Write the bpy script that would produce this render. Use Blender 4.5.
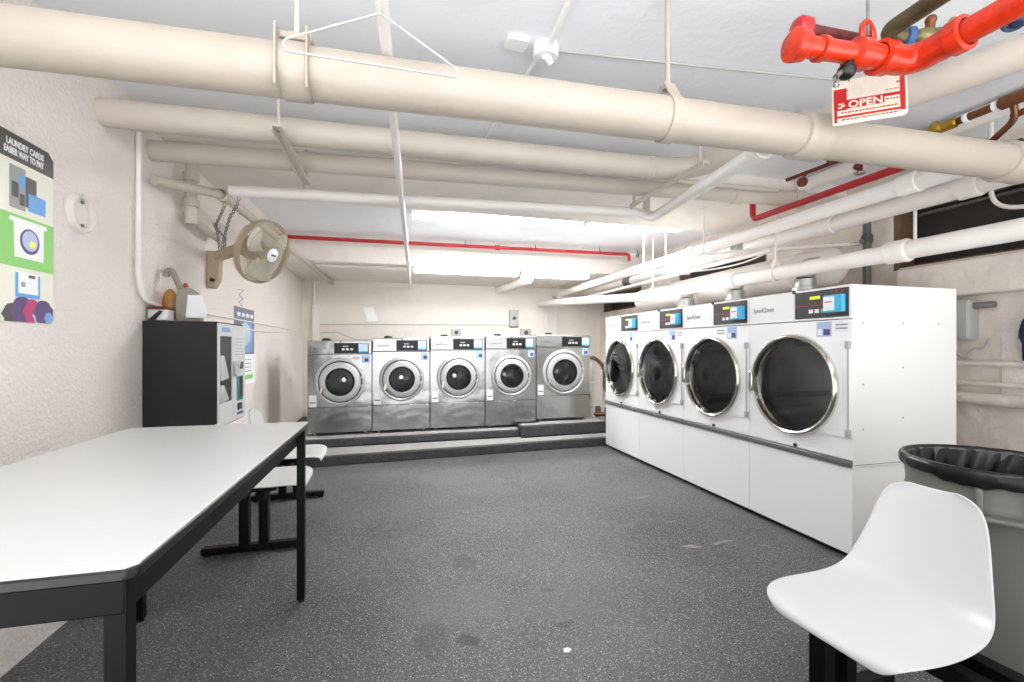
import bpy, bmesh, math, random
from mathutils import Vector, Matrix, Euler
random.seed(7)
PI = math.pi
SC = bpy.context.scene
COL = SC.collection
for _o in list(bpy.data.objects):
    bpy.data.objects.remove(_o)

# ------------------------------------------------------------------ camera
cam_d = bpy.data.cameras.new('camera')
cam_d.sensor_width = 36.0
cam_d.lens = 36.0 * 455.0 / 1024.0
cam_d.shift_y = 6.0 / 1024.0
cam_d.clip_start = 0.03
cam = bpy.data.objects.new('camera', cam_d)
cam.location = (0, 0, 1.275)
cam.rotation_euler = (PI / 2, 0, -math.radians(14.7746))
COL.objects.link(cam)
SC.camera = cam

# ------------------------------------------------------------------ world, exposure
world = bpy.data.worlds.new('room_world')
SC.world = world
world.use_nodes = True
_wt = world.node_tree
_bg = _wt.nodes['Background']
_tc = _wt.nodes.new('ShaderNodeTexCoord')
_sp = _wt.nodes.new('ShaderNodeSeparateXYZ')
_mr = _wt.nodes.new('ShaderNodeMapRange')          # fill light standing in for the unseen basement, bright low to lift the ceiling
_mr.inputs[1].default_value = -0.25
_mr.inputs[2].default_value = 0.25
_mr.inputs[3].default_value = 3.7
_mr.inputs[4].default_value = 0.5
_wt.links.new(_tc.outputs['Generated'], _sp.inputs[0])
_wt.links.new(_sp.outputs['Z'], _mr.inputs[0])
_wt.links.new(_mr.outputs[0], _bg.inputs[1])
_bg.inputs[0].default_value = (0.96, 0.98, 1.0, 1)
SC.view_settings.view_transform = 'Standard'
SC.view_settings.look = 'None'
SC.view_settings.gamma = 1.0
SC.view_settings.exposure = 0.38
SC.view_settings.use_curve_mapping = False
SC.cycles.use_denoising = True
SC.cycles.max_bounces = 10
SC.cycles.diffuse_bounces = 6
TUBE_STRENGTH = 40.0
FILL_TUBE_STRENGTH = 17.0


# ------------------------------------------------------------------ materials
def lin(c):
    return tuple(((x / 255.0) / 12.92 if x / 255.0 <= 0.04045 else ((x / 255.0 + 0.055) / 1.055) ** 2.4) for x in c)


def mat(name, rgb, rough=0.5, metal=0.0, bump=0.0, bscale=40.0, vary=0.0, vscale=6.0, detail=3.0, spec=0.5, coat=0.0):
    m = bpy.data.materials.new(name)
    m.use_nodes = True
    nt = m.node_tree
    b = nt.nodes['Principled BSDF']
    c = lin(rgb) + (1,)
    b.inputs['Base Color'].default_value = c
    b.inputs['Roughness'].default_value = rough
    b.inputs['Metallic'].default_value = metal
    b.inputs['Specular IOR Level'].default_value = spec
    b.inputs['Coat Weight'].default_value = coat
    tc = nt.nodes.new('ShaderNodeTexCoord')
    if vary > 0:
        n = nt.nodes.new('ShaderNodeTexNoise')
        n.inputs['Scale'].default_value = vscale
        n.inputs['Detail'].default_value = 4
        nt.links.new(tc.outputs['Object'], n.inputs['Vector'])
        r = nt.nodes.new('ShaderNodeValToRGB')
        r.color_ramp.elements[0].position = 0.3
        r.color_ramp.elements[1].position = 0.7
        lo = tuple(x * (1 - vary) for x in c[:3]) + (1,)
        hi = tuple(min(1, x * (1 + vary)) for x in c[:3]) + (1,)
        r.color_ramp.elements[0].color = lo
        r.color_ramp.elements[1].color = hi
        nt.links.new(n.outputs['Fac'], r.inputs['Fac'])
        nt.links.new(r.outputs['Color'], b.inputs['Base Color'])
    if bump > 0:
        n = nt.nodes.new('ShaderNodeTexNoise')
        n.inputs['Scale'].default_value = bscale
        n.inputs['Detail'].default_value = detail
        nt.links.new(tc.outputs['Object'], n.inputs['Vector'])
        bp = nt.nodes.new('ShaderNodeBump')
        bp.inputs['Strength'].default_value = bump
        bp.inputs['Distance'].default_value = 0.02
        nt.links.new(n.outputs['Fac'], bp.inputs['Height'])
        nt.links.new(bp.outputs['Normal'], b.inputs['Normal'])
    return m


def emis(name, rgb, strength):
    m = bpy.data.materials.new(name)
    m.use_nodes = True
    b = m.node_tree.nodes['Principled BSDF']
    b.inputs['Base Color'].default_value = lin(rgb) + (1,)
    b.inputs['Emission Color'].default_value = lin(rgb) + (1,)
    b.inputs['Emission Strength'].default_value = strength
    return m


M = {}
M['stucco'] = mat('stucco_paint', (232, 224, 217), 0.75, bump=0.55, bscale=55, vary=0.02, vscale=2.5, detail=5)
M['back_paint'] = mat('back_wall_paint', (228, 221, 212), 0.7, bump=0.35, bscale=16, vary=0.04, vscale=2, detail=5)
M['rough_paint'] = mat('rough_wall_paint', (222, 212, 202), 0.8, bump=1.0, bscale=9, vary=0.10, vscale=5, detail=8)
M['ceil'] = mat('ceiling_paint', (238, 240, 243), 0.8, bump=0.15, bscale=22, vary=0.02, vscale=1.5)
M['beam'] = mat('beam_paint', (232, 226, 218), 0.75, bump=0.2, bscale=14, vary=0.03)
M['pipe'] = mat('cream_pipe_paint', (194, 184, 172), 0.42, bump=0.08, bscale=30, vary=0.03, vscale=5)
M['main_pipe'] = mat('beige_main_pipe_paint', (172, 161, 148), 0.45, bump=0.08, bscale=30, vary=0.04, vscale=5)
M['wpipe'] = mat('white_pipe_paint', (234, 229, 224), 0.4, bump=0.06, bscale=30, vary=0.02, vscale=5)
M['red'] = mat('dark_red_paint', (176, 30, 34), 0.4, vary=0.1)
M['orange_red'] = mat('fire_red_paint', (188, 44, 14), 0.25, bump=0.10, bscale=25, vary=0.25, vscale=14)
M['bronze'] = mat('aged_bronze', (96, 84, 60), 0.42, metal=0.6, bump=0.2, vary=0.4, vscale=18)
M['green_brass'] = mat('green_brass', (132, 122, 82), 0.45, metal=0.5, bump=0.3, vary=0.35, vscale=22)
M['brass'] = mat('yellow_brass', (186, 152, 58), 0.32, metal=0.8, vary=0.2, vscale=18)
M['copper'] = mat('brown_copper', (122, 78, 52), 0.38, metal=0.7, vary=0.3, vscale=18)
M['rust'] = mat('rusty_red_brown', (100, 40, 36), 0.55, metal=0.3, vary=0.4, vscale=30)
M['blue_tape'] = mat('blue_joint_tape', (58, 96, 150), 0.5)
M['navy'] = mat('navy_enamel', (34, 48, 78), 0.4)
M['white'] = mat('white_enamel', (243, 243, 242), 0.28, coat=0.2)
M['white_side'] = mat('white_side_enamel', (240, 239, 236), 0.42)
M['seam'] = mat('grey_seam_gasket', (120, 120, 118), 0.6)  # plain grey for the joint line, plate screws and box fitting
M['charcoal'] = mat('charcoal_panel', (66, 63, 61), 0.4)
M['black'] = mat('black_plastic', (9, 9, 10), 0.38)
M['blk_metal'] = mat('black_powder_coat', (4, 4, 4), 0.5, spec=0.2)
M['blk_box'] = mat('black_textured_steel', (15, 15, 15), 0.6, bump=0.12, bscale=180, vary=0.12, vscale=8)
M['grey_rail'] = mat('grey_bumper', (112, 112, 112), 0.4, metal=0.3)
M['chrome'] = mat('chrome', (226, 222, 214), 0.16, metal=1.0)
M['satin'] = mat('satin_door_ring', (206, 206, 205), 0.42, metal=0.6)
M['drum'] = mat('drum_steel', (196, 195, 193), 0.45, metal=0.3)
M['drum_dark'] = mat('drum_back_steel', (150, 148, 144), 0.45, metal=0.3)
M['rubber'] = mat('black_rubber', (18, 18, 18), 0.6)
M['laminate'] = mat('white_laminate', (204, 204, 202), 0.35)
M['shell'] = mat('white_fibreglass', (204, 204, 202), 0.36, coat=0.1)
M['grey_bin'] = mat('grey_green_bin_plastic', (112, 114, 106), 0.5, bump=0.05, bscale=60, vary=0.05)
M['bag'] = mat('black_bin_liner', (17, 17, 18), 0.32)
M['tan'] = mat('tan_fan_plastic', (170, 152, 128), 0.5)
M['fan_wire'] = mat('fan_wire_cream', (176, 170, 148), 0.45)
M['fan_blade'] = mat('fan_blade_smoke', (206, 203, 186), 0.35)
M['steel'] = mat('zinc_steel', (150, 148, 142), 0.35, metal=0.9, vary=0.15, vscale=20)
M['galv'] = mat('galvanised_duct', (196, 196, 192), 0.38, metal=0.7, vary=0.1, vscale=15)
M['grey_box'] = mat('grey_electrical_box', (176, 176, 172), 0.45)
M['dark_void'] = mat('dark_window_mesh', (44, 38, 33), 0.7, bump=0.3, bscale=90, vary=0.3, vscale=9)
M['brown_frame'] = mat('brown_window_frame', (104, 82, 62), 0.6, vary=0.25, vscale=9)
M['grey_frame'] = mat('dull_grey_metal_frame', (98, 96, 92), 0.5, metal=0.3)
M['sticker'] = mat('white_sticker', (236, 236, 240), 0.4)
M['blue_sticker'] = mat('pale_blue_sticker', (168, 186, 220), 0.4)
M['navy_ink'] = mat('navy_ink', (62, 70, 120), 0.5)
M['grey_ink'] = mat('grey_ink', (150, 150, 150), 0.5)
M['dark_ink'] = mat('dark_ink', (70, 70, 74), 0.5)
M['reader'] = mat('blue_card_reader', (66, 178, 220), 0.3)
M['lime'] = emis('lime_led', (190, 210, 40), 0.7)
M['led_red'] = mat('red_panel_marks', (176, 62, 46), 0.4)
M['green_btn'] = mat('green_button', (92, 190, 140), 0.4)
M['screen_blue'] = mat('pale_blue_screen', (196, 222, 240), 0.25)
M['teal'] = mat('teal_screen', (38, 132, 140), 0.25)
M['poster_dark'] = mat('poster_charcoal', (84, 79, 74), 0.5)
M['poster_cream'] = mat('poster_cream', (232, 231, 216), 0.5)
M['poster_green'] = mat('poster_green', (136, 204, 104), 0.5)
M['poster_grey'] = mat('poster_slate', (112, 114, 134), 0.5)
M['poster_blue'] = mat('poster_blue', (120, 160, 208), 0.5)
M['poster_skyblue'] = mat('poster_bright_blue', (92, 160, 222), 0.5)
M['purple'] = mat('poster_purple', (92, 72, 116), 0.6)
M['magenta'] = mat('poster_magenta', (186, 62, 112), 0.6)
M['paper'] = mat('white_paper', (244, 244, 244), 0.6)
M['navy_cloth'] = mat('navy_cloth', (44, 42, 84), 0.9, bump=0.4, bscale=60, vary=0.2, vscale=20)
M['amber'] = mat('amber_brown', (160, 112, 48), 0.5, vary=0.3, vscale=30)
M['pan_grey'] = mat('grey_beige_plastic', (146, 140, 126), 0.5)
M['sign_red'] = mat('sign_red', (172, 20, 16), 0.4)
M['sign_white'] = mat('sign_cream', (204, 194, 178), 0.45, vary=0.08, vscale=20)
M['hose'] = mat('braided_hose_brown', (120, 100, 84), 0.6)
M['tube'] = emis('fluorescent_lens', (250, 252, 255), TUBE_STRENGTH)
M['fill_tube'] = emis('added_fill_lens', (250, 252, 255), FILL_TUBE_STRENGTH)  # lens of the unseen strips added as fill light
M['fixture'] = mat('fixture_white', (240, 240, 238), 0.4)


def steel_front():
    m = bpy.data.materials.new('brushed_stainless')
    m.use_nodes = True
    nt = m.node_tree
    b = nt.nodes['Principled BSDF']
    b.inputs['Metallic'].default_value = 1.0
    b.inputs['Base Color'].default_value = lin((182, 181, 178)) + (1,)
    tc = nt.nodes.new('ShaderNodeTexCoord')
    mp = nt.nodes.new('ShaderNodeMapping')
    mp.inputs['Scale'].default_value = (1.0, 1.0, 90.0)
    n = nt.nodes.new('ShaderNodeTexNoise')
    n.inputs['Scale'].default_value = 3.0
    n.inputs['Detail'].default_value = 3
    nt.links.new(tc.outputs['Object'], mp.inputs[0])
    nt.links.new(mp.outputs[0], n.inputs['Vector'])
    mr = nt.nodes.new('ShaderNodeMapRange')
    mr.inputs[3].default_value = 0.17
    mr.inputs[4].default_value = 0.28
    nt.links.new(n.outputs['Fac'], mr.inputs[0])
    nt.links.new(mr.outputs[0], b.inputs['Roughness'])
    # slight panel waviness
    n2 = nt.nodes.new('ShaderNodeTexNoise')
    n2.inputs['Scale'].default_value = 3.2
    nt.links.new(tc.outputs['Object'], n2.inputs['Vector'])
    bp = nt.nodes.new('ShaderNodeBump')
    bp.inputs['Strength'].default_value = 0.25
    bp.inputs['Distance'].default_value = 0.05
    nt.links.new(n2.outputs['Fac'], bp.inputs['Height'])
    nt.links.new(bp.outputs['Normal'], b.inputs['Normal'])
    return m


M['stainless'] = steel_front()


def door_glass(name, tint, rough=0.03):
    m = bpy.data.materials.new(name)
    m.use_nodes = True
    nt = m.node_tree
    for n in list(nt.nodes):
        nt.nodes.remove(n)
    out = nt.nodes.new('ShaderNodeOutputMaterial')
    mix = nt.nodes.new('ShaderNodeMixShader')
    tr = nt.nodes.new('ShaderNodeBsdfTransparent')
    tr.inputs[0].default_value = (tint, tint, tint, 1)
    gl = nt.nodes.new('ShaderNodeBsdfGlossy')
    gl.inputs[0].default_value = (1, 1, 1, 1)
    gl.inputs['Roughness'].default_value = rough
    fr = nt.nodes.new('ShaderNodeFresnel')
    fr.inputs[0].default_value = 1.5
    nt.links.new(fr.outputs[0], mix.inputs[0])
    nt.links.new(tr.outputs[0], mix.inputs[1])
    nt.links.new(gl.outputs[0], mix.inputs[2])
    nt.links.new(mix.outputs[0], out.inputs[0])
    return m


M['glass'] = door_glass('tinted_door_glass', 0.80)


def floor_mat():
    m = bpy.data.materials.new('speckled_epoxy_floor')
    m.use_nodes = True
    nt = m.node_tree
    N = nt.nodes
    L = nt.links
    b = N['Principled BSDF']
    tc = N.new('ShaderNodeTexCoord')
    # base grey with broad mottling
    n1 = N.new('ShaderNodeTexNoise')
    n1.inputs['Scale'].default_value = 1.3
    n1.inputs['Detail'].default_value = 5
    L.new(tc.outputs['Object'], n1.inputs['Vector'])
    r1 = N.new('ShaderNodeValToRGB')
    r1.color_ramp.elements[0].position = 0.3
    r1.color_ramp.elements[1].position = 0.72
    r1.color_ramp.elements[0].color = lin((70, 70, 73)) + (1,)
    r1.color_ramp.elements[1].color = lin((97, 97, 98)) + (1,)
    L.new(n1.outputs['Fac'], r1.inputs['Fac'])
    prev = r1.outputs['Color']

    def over(prev, fac, rgb):
        mx = N.new('ShaderNodeMix')
        mx.data_type = 'RGBA'
        L.new(fac, mx.inputs['Factor'])
        L.new(prev, mx.inputs['A'])
        mx.inputs['B'].default_value = lin(rgb) + (1,)
        return mx.outputs['Result']

    def flecks(scale, size, keep):
        v = N.new('ShaderNodeTexVoronoi')
        v.inputs['Scale'].default_value = scale
        L.new(tc.outputs['Object'], v.inputs['Vector'])
        lt = N.new('ShaderNodeMath')
        lt.operation = 'LESS_THAN'
        L.new(v.outputs['Distance'], lt.inputs[0])
        lt.inputs[1].default_value = size
        sp = N.new('ShaderNodeSeparateColor')
        L.new(v.outputs['Color'], sp.inputs[0])
        gt = N.new('ShaderNodeMath')
        gt.operation = 'GREATER_THAN'
        L.new(sp.outputs[0], gt.inputs[0])
        gt.inputs[1].default_value = 1 - keep
        mu = N.new('ShaderNodeMath')
        mu.operation = 'MULTIPLY'
        L.new(lt.outputs[0], mu.inputs[0])
        L.new(gt.outputs[0], mu.inputs[1])
        return mu.outputs[0]

    prev = over(prev, flecks(190, 0.45, 0.42), (120, 119, 118))
    prev = over(prev, flecks(125, 0.33, 0.34), (166, 165, 163))
    prev = over(prev, flecks(90, 0.30, 0.16), (46, 46, 48))
    # worn / chipped spots with their own outlines
    nd = N.new('ShaderNodeTexNoise')
    nd.inputs['Scale'].default_value = 7
    nd.inputs['Detail'].default_value = 6
    L.new(tc.outputs['Object'], nd.inputs['Vector'])
    sub = N.new('ShaderNodeVectorMath')
    sub.operation = 'SUBTRACT'
    L.new(nd.outputs['Color'], sub.inputs[0])
    sub.inputs[1].default_value = (0.5, 0.5, 0.5)
    scl = N.new('ShaderNodeVectorMath')
    scl.operation = 'SCALE'
    L.new(sub.outputs[0], scl.inputs[0])
    scl.inputs['Scale'].default_value = 0.14
    ad = N.new('ShaderNodeVectorMath')
    ad.operation = 'ADD'
    L.new(tc.outputs['Object'], ad.inputs[0])
    L.new(scl.outputs[0], ad.inputs[1])
    for (x, y, rx, ry, col, k) in FLOOR_SPOTS:
        mp = N.new('ShaderNodeMapping')
        mp.vector_type = 'POINT'
        mp.inputs['Location'].default_value = (-x / rx, -y / ry, 0)
        mp.inputs['Scale'].default_value = (1 / rx, 1 / ry, 0)
        L.new(ad.outputs[0], mp.inputs[0])
        ln = N.new('ShaderNodeVectorMath')
        ln.operation = 'LENGTH'
        L.new(mp.outputs[0], ln.inputs[0])
        mr = N.new('ShaderNodeMapRange')
        mr.inputs[1].default_value = 0.9
        mr.inputs[2].default_value = 1.05
        mr.inputs[3].default_value = k
        mr.inputs[4].default_value = 0
        L.new(ln.outputs['Value'], mr.inputs[0])
        prev = over(prev, mr.outputs[0], col)
    L.new(prev, b.inputs['Base Color'])
    b.inputs['Roughness'].default_value = 0.5
    b.inputs['Specular IOR Level'].default_value = 0.22
    n3 = N.new('ShaderNodeTexNoise')
    n3.inputs['Scale'].default_value = 60
    n3.inputs['Detail'].default_value = 4
    L.new(tc.outputs['Object'], n3.inputs['Vector'])
    bp = N.new('ShaderNodeBump')
    bp.inputs['Strength'].default_value = 0.25
    bp.inputs['Distance'].default_value = 0.01
    L.new(n3.outputs['Fac'], bp.inputs['Height'])
    L.new(bp.outputs['Normal'], b.inputs['Normal'])
    return m


FLOOR_SPOTS = [
    (1.85, 2.51, 0.075, 0.022, (140, 137, 130), 0.9),
    (2.09, 2.53, 0.075, 0.014, (140, 137, 130), 0.9),
    (2.05, 3.46, 0.11, 0.018, (130, 126, 120), 0.8),
    (1.97, 2.91, 0.05, 0.012, (136, 132, 126), 0.7),
    (2.32, 2.42, 0.03, 0.01, (136, 132, 126), 0.7),
    (0.42, 2.68, 0.07, 0.1, (58, 58, 58), 0.5),
    (0.31, 1.97, 0.055, 0.035, (50, 50, 49), 0.7),
    (0.17, 2.00, 0.06, 0.14, (66, 66, 63), 0.45),
    (0.30, 2.25, 0.26, 0.18, (98, 100, 92), 0.45),
    (0.82, 2.16, 0.28, 0.16, (98, 98, 96), 0.4),
    (1.20, 4.86, 0.2, 0.12, (104, 98, 84), 0.4),
    (0.77, 1.96, 0.05, 0.03, (52, 52, 51), 0.5),
    (0.79, 2.26, 0.04, 0.025, (54, 54, 53), 0.5)]
M['floor'] = floor_mat()
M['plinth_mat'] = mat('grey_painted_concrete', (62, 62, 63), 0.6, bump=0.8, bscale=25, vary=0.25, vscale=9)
M['plinth_top'] = mat('worn_lit_concrete', (168, 166, 163), 0.6, bump=0.3, bscale=25, vary=0.12, vscale=9)  # treads painted lighter: wear plus the light falling from above


# ------------------------------------------------------------------ mesh helpers
class MB:
    def __init__(s):
        s.v = []
        s.f = []

    def add(s, vs, fs):
        k = len(s.v)
        s.v += [tuple(p) for p in vs]
        s.f += [tuple(i + k for i in q) for q in fs]
        return s

    def box(s, x0, x1, y0, y1, z0, z1):
        vs = [(x, y, z) for z in (z0, z1) for y in (y0, y1) for x in (x0, x1)]
        return s.add(vs, [(0, 2, 3, 1), (4, 5, 7, 6), (0, 1, 5, 4), (2, 6, 7, 3), (0, 4, 6, 2), (1, 3, 7, 5)])

    def obox(s, c, size, rot):
        hx, hy, hz = size[0] / 2, size[1] / 2, size[2] / 2
        R = rot if isinstance(rot, Matrix) else Euler(rot).to_matrix()
        c = Vector(c)
        vs = [c + R @ Vector((x, y, z)) for z in (-hz, hz) for y in (-hy, hy) for x in (-hx, hx)]
        return s.add(vs, [(0, 2, 3, 1), (4, 5, 7, 6), (0, 1, 5, 4), (2, 6, 7, 3), (0, 4, 6, 2), (1, 3, 7, 5)])

    def bar(s, p0, p1, w, h, up=(0, 0, 1)):
        p0 = Vector(p0); p1 = Vector(p1)
        d = (p1 - p0).normalized()
        a = d.cross(Vector(up)).normalized()
        u = a.cross(d)
        R = Matrix((d, a, u)).transposed()
        return s.obox((p0 + p1) / 2, ((p1 - p0).length, w, h), R)

    def tube(s, path, r, n=20, caps=True, closed=False):
        P = [Vector(p) for p in path]
        m = len(P)
        rr = r if isinstance(r, (list, tuple)) else [r] * m
        T = []
        for i in range(m):
            if closed:
                t = (P[(i + 1) % m] - P[i - 1])
            elif i == 0:
                t = P[1] - P[0]
            elif i == m - 1:
                t = P[-1] - P[-2]
            else:
                t = (P[i + 1] - P[i]).normalized() + (P[i] - P[i - 1]).normalized()
            T.append(t.normalized())
        a = Vector((0, 0, 1)) if abs(T[0].z) < 0.9 else Vector((1, 0, 0))
        u = T[0].cross(a).normalized()
        vs = []
        for i in range(m):
            u = (u - T[i] * u.dot(T[i])).normalized()
            w = T[i].cross(u)
            for k in range(n):
                an = 2 * PI * k / n
                vs.append(P[i] + (u * math.cos(an) + w * math.sin(an)) * rr[i])
        fs = []
        for i in range(m if closed else m - 1):
            j = (i + 1) % m
            for k in range(n):
                k2 = (k + 1) % n
                fs.append((i * n + k, i * n + k2, j * n + k2, j * n + k))
        if caps and not closed:
            fs.append(tuple(reversed(range(n))))
            fs.append(tuple((m - 1) * n + k for k in range(n)))
        return s.add(vs, fs)

    def cyl(s, p0, p1, r0, r1=None, n=24, caps=True):
        return s.tube([p0, p1], [r0, r0 if r1 is None else r1], n, caps)

    def lathe(s, prof, c=(0, 0, 0), axis=(0, 0, 1), n=40, close=False):
        c = Vector(c)
        ax = Vector(axis).normalized()
        a = Vector((0, 0, 1)) if abs(ax.z) < 0.9 else Vector((1, 0, 0))
        u = a.cross(ax).normalized()
        w = ax.cross(u)
        vs = []
        for (r, h) in prof:
            for k in range(n):
                an = 2 * PI * k / n
                vs.append(c + ax * h + (u * math.cos(an) + w * math.sin(an)) * max(r, 1e-5))
        fs = []
        m = len(prof)
        for i in range(m if close else m - 1):
            j = (i + 1) % m
            for k in range(n):
                k2 = (k + 1) % n
                fs.append((i * n + k, i * n + k2, j * n + k2, j * n + k))
        return s.add(vs, fs)

    def torus(s, c, axis, R, r, n=40, m=10):
        prof = [(R + r * math.cos(2 * PI * k / m), r * math.sin(2 * PI * k / m)) for k in range(m)]
        return s.lathe(prof, c, axis, n, close=True)

    def disc(s, c, axis, r, t, n=32):
        return s.lathe([(0, 0), (r, 0), (r, t), (0, t)], c, axis, n)

    def ball(s, c, r, sc=(1, 1, 1), n=20, m=12):
        vs = []
        fs = []
        for i in range(m + 1):
            th = PI * i / m
            for k in range(n):
                an = 2 * PI * k / n
                vs.append((c[0] + r * sc[0] * math.sin(th) * math.cos(an), c[1] + r * sc[1] * math.sin(th) * math.sin(an), c[2] + r * sc[2] * math.cos(th)))
        for i in range(m):
            for k in range(n):
                k2 = (k + 1) % n
                fs.append((i * n + k, (i + 1) * n + k, (i + 1) * n + k2, i * n + k2))
        return s.add(vs, fs)

    def prism(s, poly, o, a, b, d):
        """poly of (p, q); point = o + a*p + b*q, extruded along d."""
        o = Vector(o); a = Vector(a); b = Vector(b); d = Vector(d)
        n = len(poly)
        vs = [o + a * p + b * q for p, q in poly] + [o + a * p + b * q + d for p, q in poly]
        fs = [tuple(reversed(range(n))), tuple(range(n, 2 * n))]
        fs += [(i, (i + 1) % n, n + (i + 1) % n, n + i) for i in range(n)]
        return s.add(vs, fs)

    def plate_hole(s, x0, x1, z0, z1, cx, cz, r, y0, y1, n=56, a0=0.0, a1=2 * PI):
        """plate in the xz plane, between y0 and y1, with a round hole."""
        full = abs(a1 - a0 - 2 * PI) < 1e-6
        an = [a0 + (a1 - a0) * k / n for k in range(n + (0 if full else 1))]
        for (x, z) in ((x0, z0), (x0, z1), (x1, z0), (x1, z1)):
            t = math.atan2(z - cz, x - cx)
            if full:
                t %= 2 * PI
            if a0 <= t <= a1:
                an.append(t)
        an = sorted(set(round(t, 6) for t in an))
        m = len(an)
        vs = []
        for t in an:
            dx, dz = math.cos(t), math.sin(t)
            k = 1e9
            if dx > 1e-9: k = min(k, (x1 - cx) / dx)
            if dx < -1e-9: k = min(k, (x0 - cx) / dx)
            if dz > 1e-9: k = min(k, (z1 - cz) / dz)
            if dz < -1e-9: k = min(k, (z0 - cz) / dz)
            k = max(k, r + 0.0005)
            for y in (y0, y1):
                vs.append((cx + dx * r, y, cz + dz * r))
                vs.append((cx + dx * k, y, cz + dz * k))
        fs = []
        for i in range(m if full else m - 1):
            j = (i + 1) % m
            a, b = 4 * i, 4 * j
            fs += [(a, b, b + 1, a + 1), (a + 2, a + 3, b + 3, b + 2), (a, a + 2, b + 2, b), (a + 1, b + 1, b + 3, a + 3)]
        return s.add(vs, fs)

    def build(s, name, m, parent=None, loc=None, bevel=0.0, seg=2, angle=40):
        me = bpy.data.meshes.new(name)
        o0 = Vector(loc) if loc is not None else None
        vs = [tuple(Vector(p) - o0) for p in s.v] if (o0 is not None and parent is None) else s.v
        me.from_pydata(vs, [], s.f)
        bm = bmesh.new()
        bm.from_mesh(me)
        bmesh.ops.recalc_face_normals(bm, faces=bm.faces)
        bm.to_mesh(me)
        bm.free()
        me.materials.append(m if not isinstance(m, str) else M[m])
        me.shade_smooth()
        me.set_sharp_from_angle(angle=math.radians(angle))
        o = bpy.data.objects.new(name, me)
        COL.objects.link(o)
        if parent is not None:
            o.parent = parent
        elif o0 is not None:
            o.location = o0
        if bevel > 0:
            md = o.modifiers.new('edge_round', 'BEVEL')
            md.width = bevel
            md.segments = seg
            md.limit_method = 'ANGLE'
            md.angle_limit = math.radians(40)
        return o


def tag(o, label, cat, group=None):
    o['label'] = label
    o['category'] = cat
    if group:
        o['group'] = group
    return o


def thing(name, label, cat, loc=(0, 0, 0), rotz=0.0, group=None):
    o = bpy.data.objects.new(name, None)
    o.empty_display_size = 0.1
    COL.objects.link(o)
    o.location = loc
    o.rotation_euler = (0, 0, rotz)
    return tag(o, label, cat, group)


def struct(name, mb, m, parent=None, **k):
    o = mb.build(name, m, parent, **k)
    if parent is None:
        o['kind'] = 'structure'
    return o


def text(body, size, mtx, m, name, parent, depth=0.0006, align='LEFT', sx=1.0, bold=0.0):
    """flat lettering: local x = reading direction, local y = up the letters, local z = out of the surface"""
    cu = bpy.data.curves.new(name, 'FONT')
    cu.body = body
    cu.size = size
    cu.extrude = depth
    cu.offset = bold
    cu.align_x = align
    cu.resolution_u = 3
    tmp = bpy.data.objects.new(name, cu)
    COL.objects.link(tmp)
    dg = bpy.context.evaluated_depsgraph_get()
    me = bpy.data.meshes.new_from_object(tmp.evaluated_get(dg))
    bpy.data.objects.remove(tmp)
    me.transform(mtx @ Matrix.Diagonal((sx, 1, 1, 1)))
    me.materials.clear()
    me.materials.append(M[m])
    me.name = name
    o = bpy.data.objects.new(name, me)
    COL.objects.link(o)
    o.parent = parent
    return o


def frame_mtx(o, x, y):
    x = Vector(x).normalized()
    y = Vector(y)
    y = (y - x * y.dot(x)).normalized()
    z = x.cross(y)
    R = Matrix((x, y, z)).transposed().to_4x4()
    R.translation = Vector(o)
    return R


def fillet(pts, rad, n=8):
    P = [Vector(p) for p in pts]
    out = [P[0]]
    for i in range(1, len(P) - 1):
        a, b, c = P[i - 1], P[i], P[i + 1]
        u = (a - b); w = (c - b)
        d = min(rad, u.length * 0.48, w.length * 0.48)
        p0 = b + u.normalized() * d
        p1 = b + w.normalized() * d
        for k in range(n + 1):
            t = k / n
            out.append(p0 * (1 - t) ** 2 + b * 2 * t * (1 - t) + p1 * t ** 2)
    out.append(P[-1])
    return out


def pipe(name, label, path, r, m, cat='pipe', group=None, n=24, bend=None):
    pts = fillet(path, bend, 8) if bend else [Vector(p) for p in path]
    o = MB().tube(pts, r, n).build(name, m, loc=path[0])
    tag(o, label, cat, group)
    return o


def collar(p, d, r, L, o0, flare=0.018):
    """bell coupling around a pipe, in the pipe object's local frame"""
    c = Vector(p) - Vector(o0)
    return MB().lathe([(r, -L / 2 - 0.004), (r + flare * 0.7, -L / 2), (r + flare, -L / 2 + 0.012), (r + flare * 0.85, -L * 0.2), (r + flare * 0.85, L * 0.2),
                       (r + flare, L / 2 - 0.012), (r + flare * 0.7, L / 2), (r, L / 2 + 0.004)], c, d, 32)


def ring_strap(p, d, r, w, o0, t=0.005):
    c = Vector(p) - Vector(o0)
    return MB().lathe([(r, -w / 2), (r + t, -w / 2), (r + t, w / 2), (r, w / 2)], c, d, 32, close=True)


def clevis(parent, p, d, r, ztop, m='pipe', w=0.03, rod=0.008):
    """ring around the pipe, two ears, a bolt and a rod up to the ceiling"""
    o0 = parent.location
    h = ring_strap(p, d, r, w, o0)
    c = Vector(p) - o0
    dv = Vector(d).normalized()
    side = dv.cross(Vector((0, 0, 1))).normalized()
    for sg in (-1, 1):
        h.bar(c + side * sg * r * 0.8 + Vector((0, 0, r * 0.55)), c + side * sg * 0.012 + Vector((0, 0, r + 0.055)), w, 0.005, up=side)
    hg = h.build('pipe_hanger', m, parent)
    MB().cyl(c + Vector((0, 0, r + 0.03)), c + Vector((0, 0, ztop - p[2])), rod, n=12).build('rod', m, hg)
    MB().cyl(c + Vector((0, 0, r + 0.035)), c + Vector((0, 0, r + 0.055)), rod * 2, n=6).build('nut', m, hg)
    return hg


CEIL = 2.73
XL, XR, YB, YF = -1.46, 4.0, 8.3, -0.7

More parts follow.
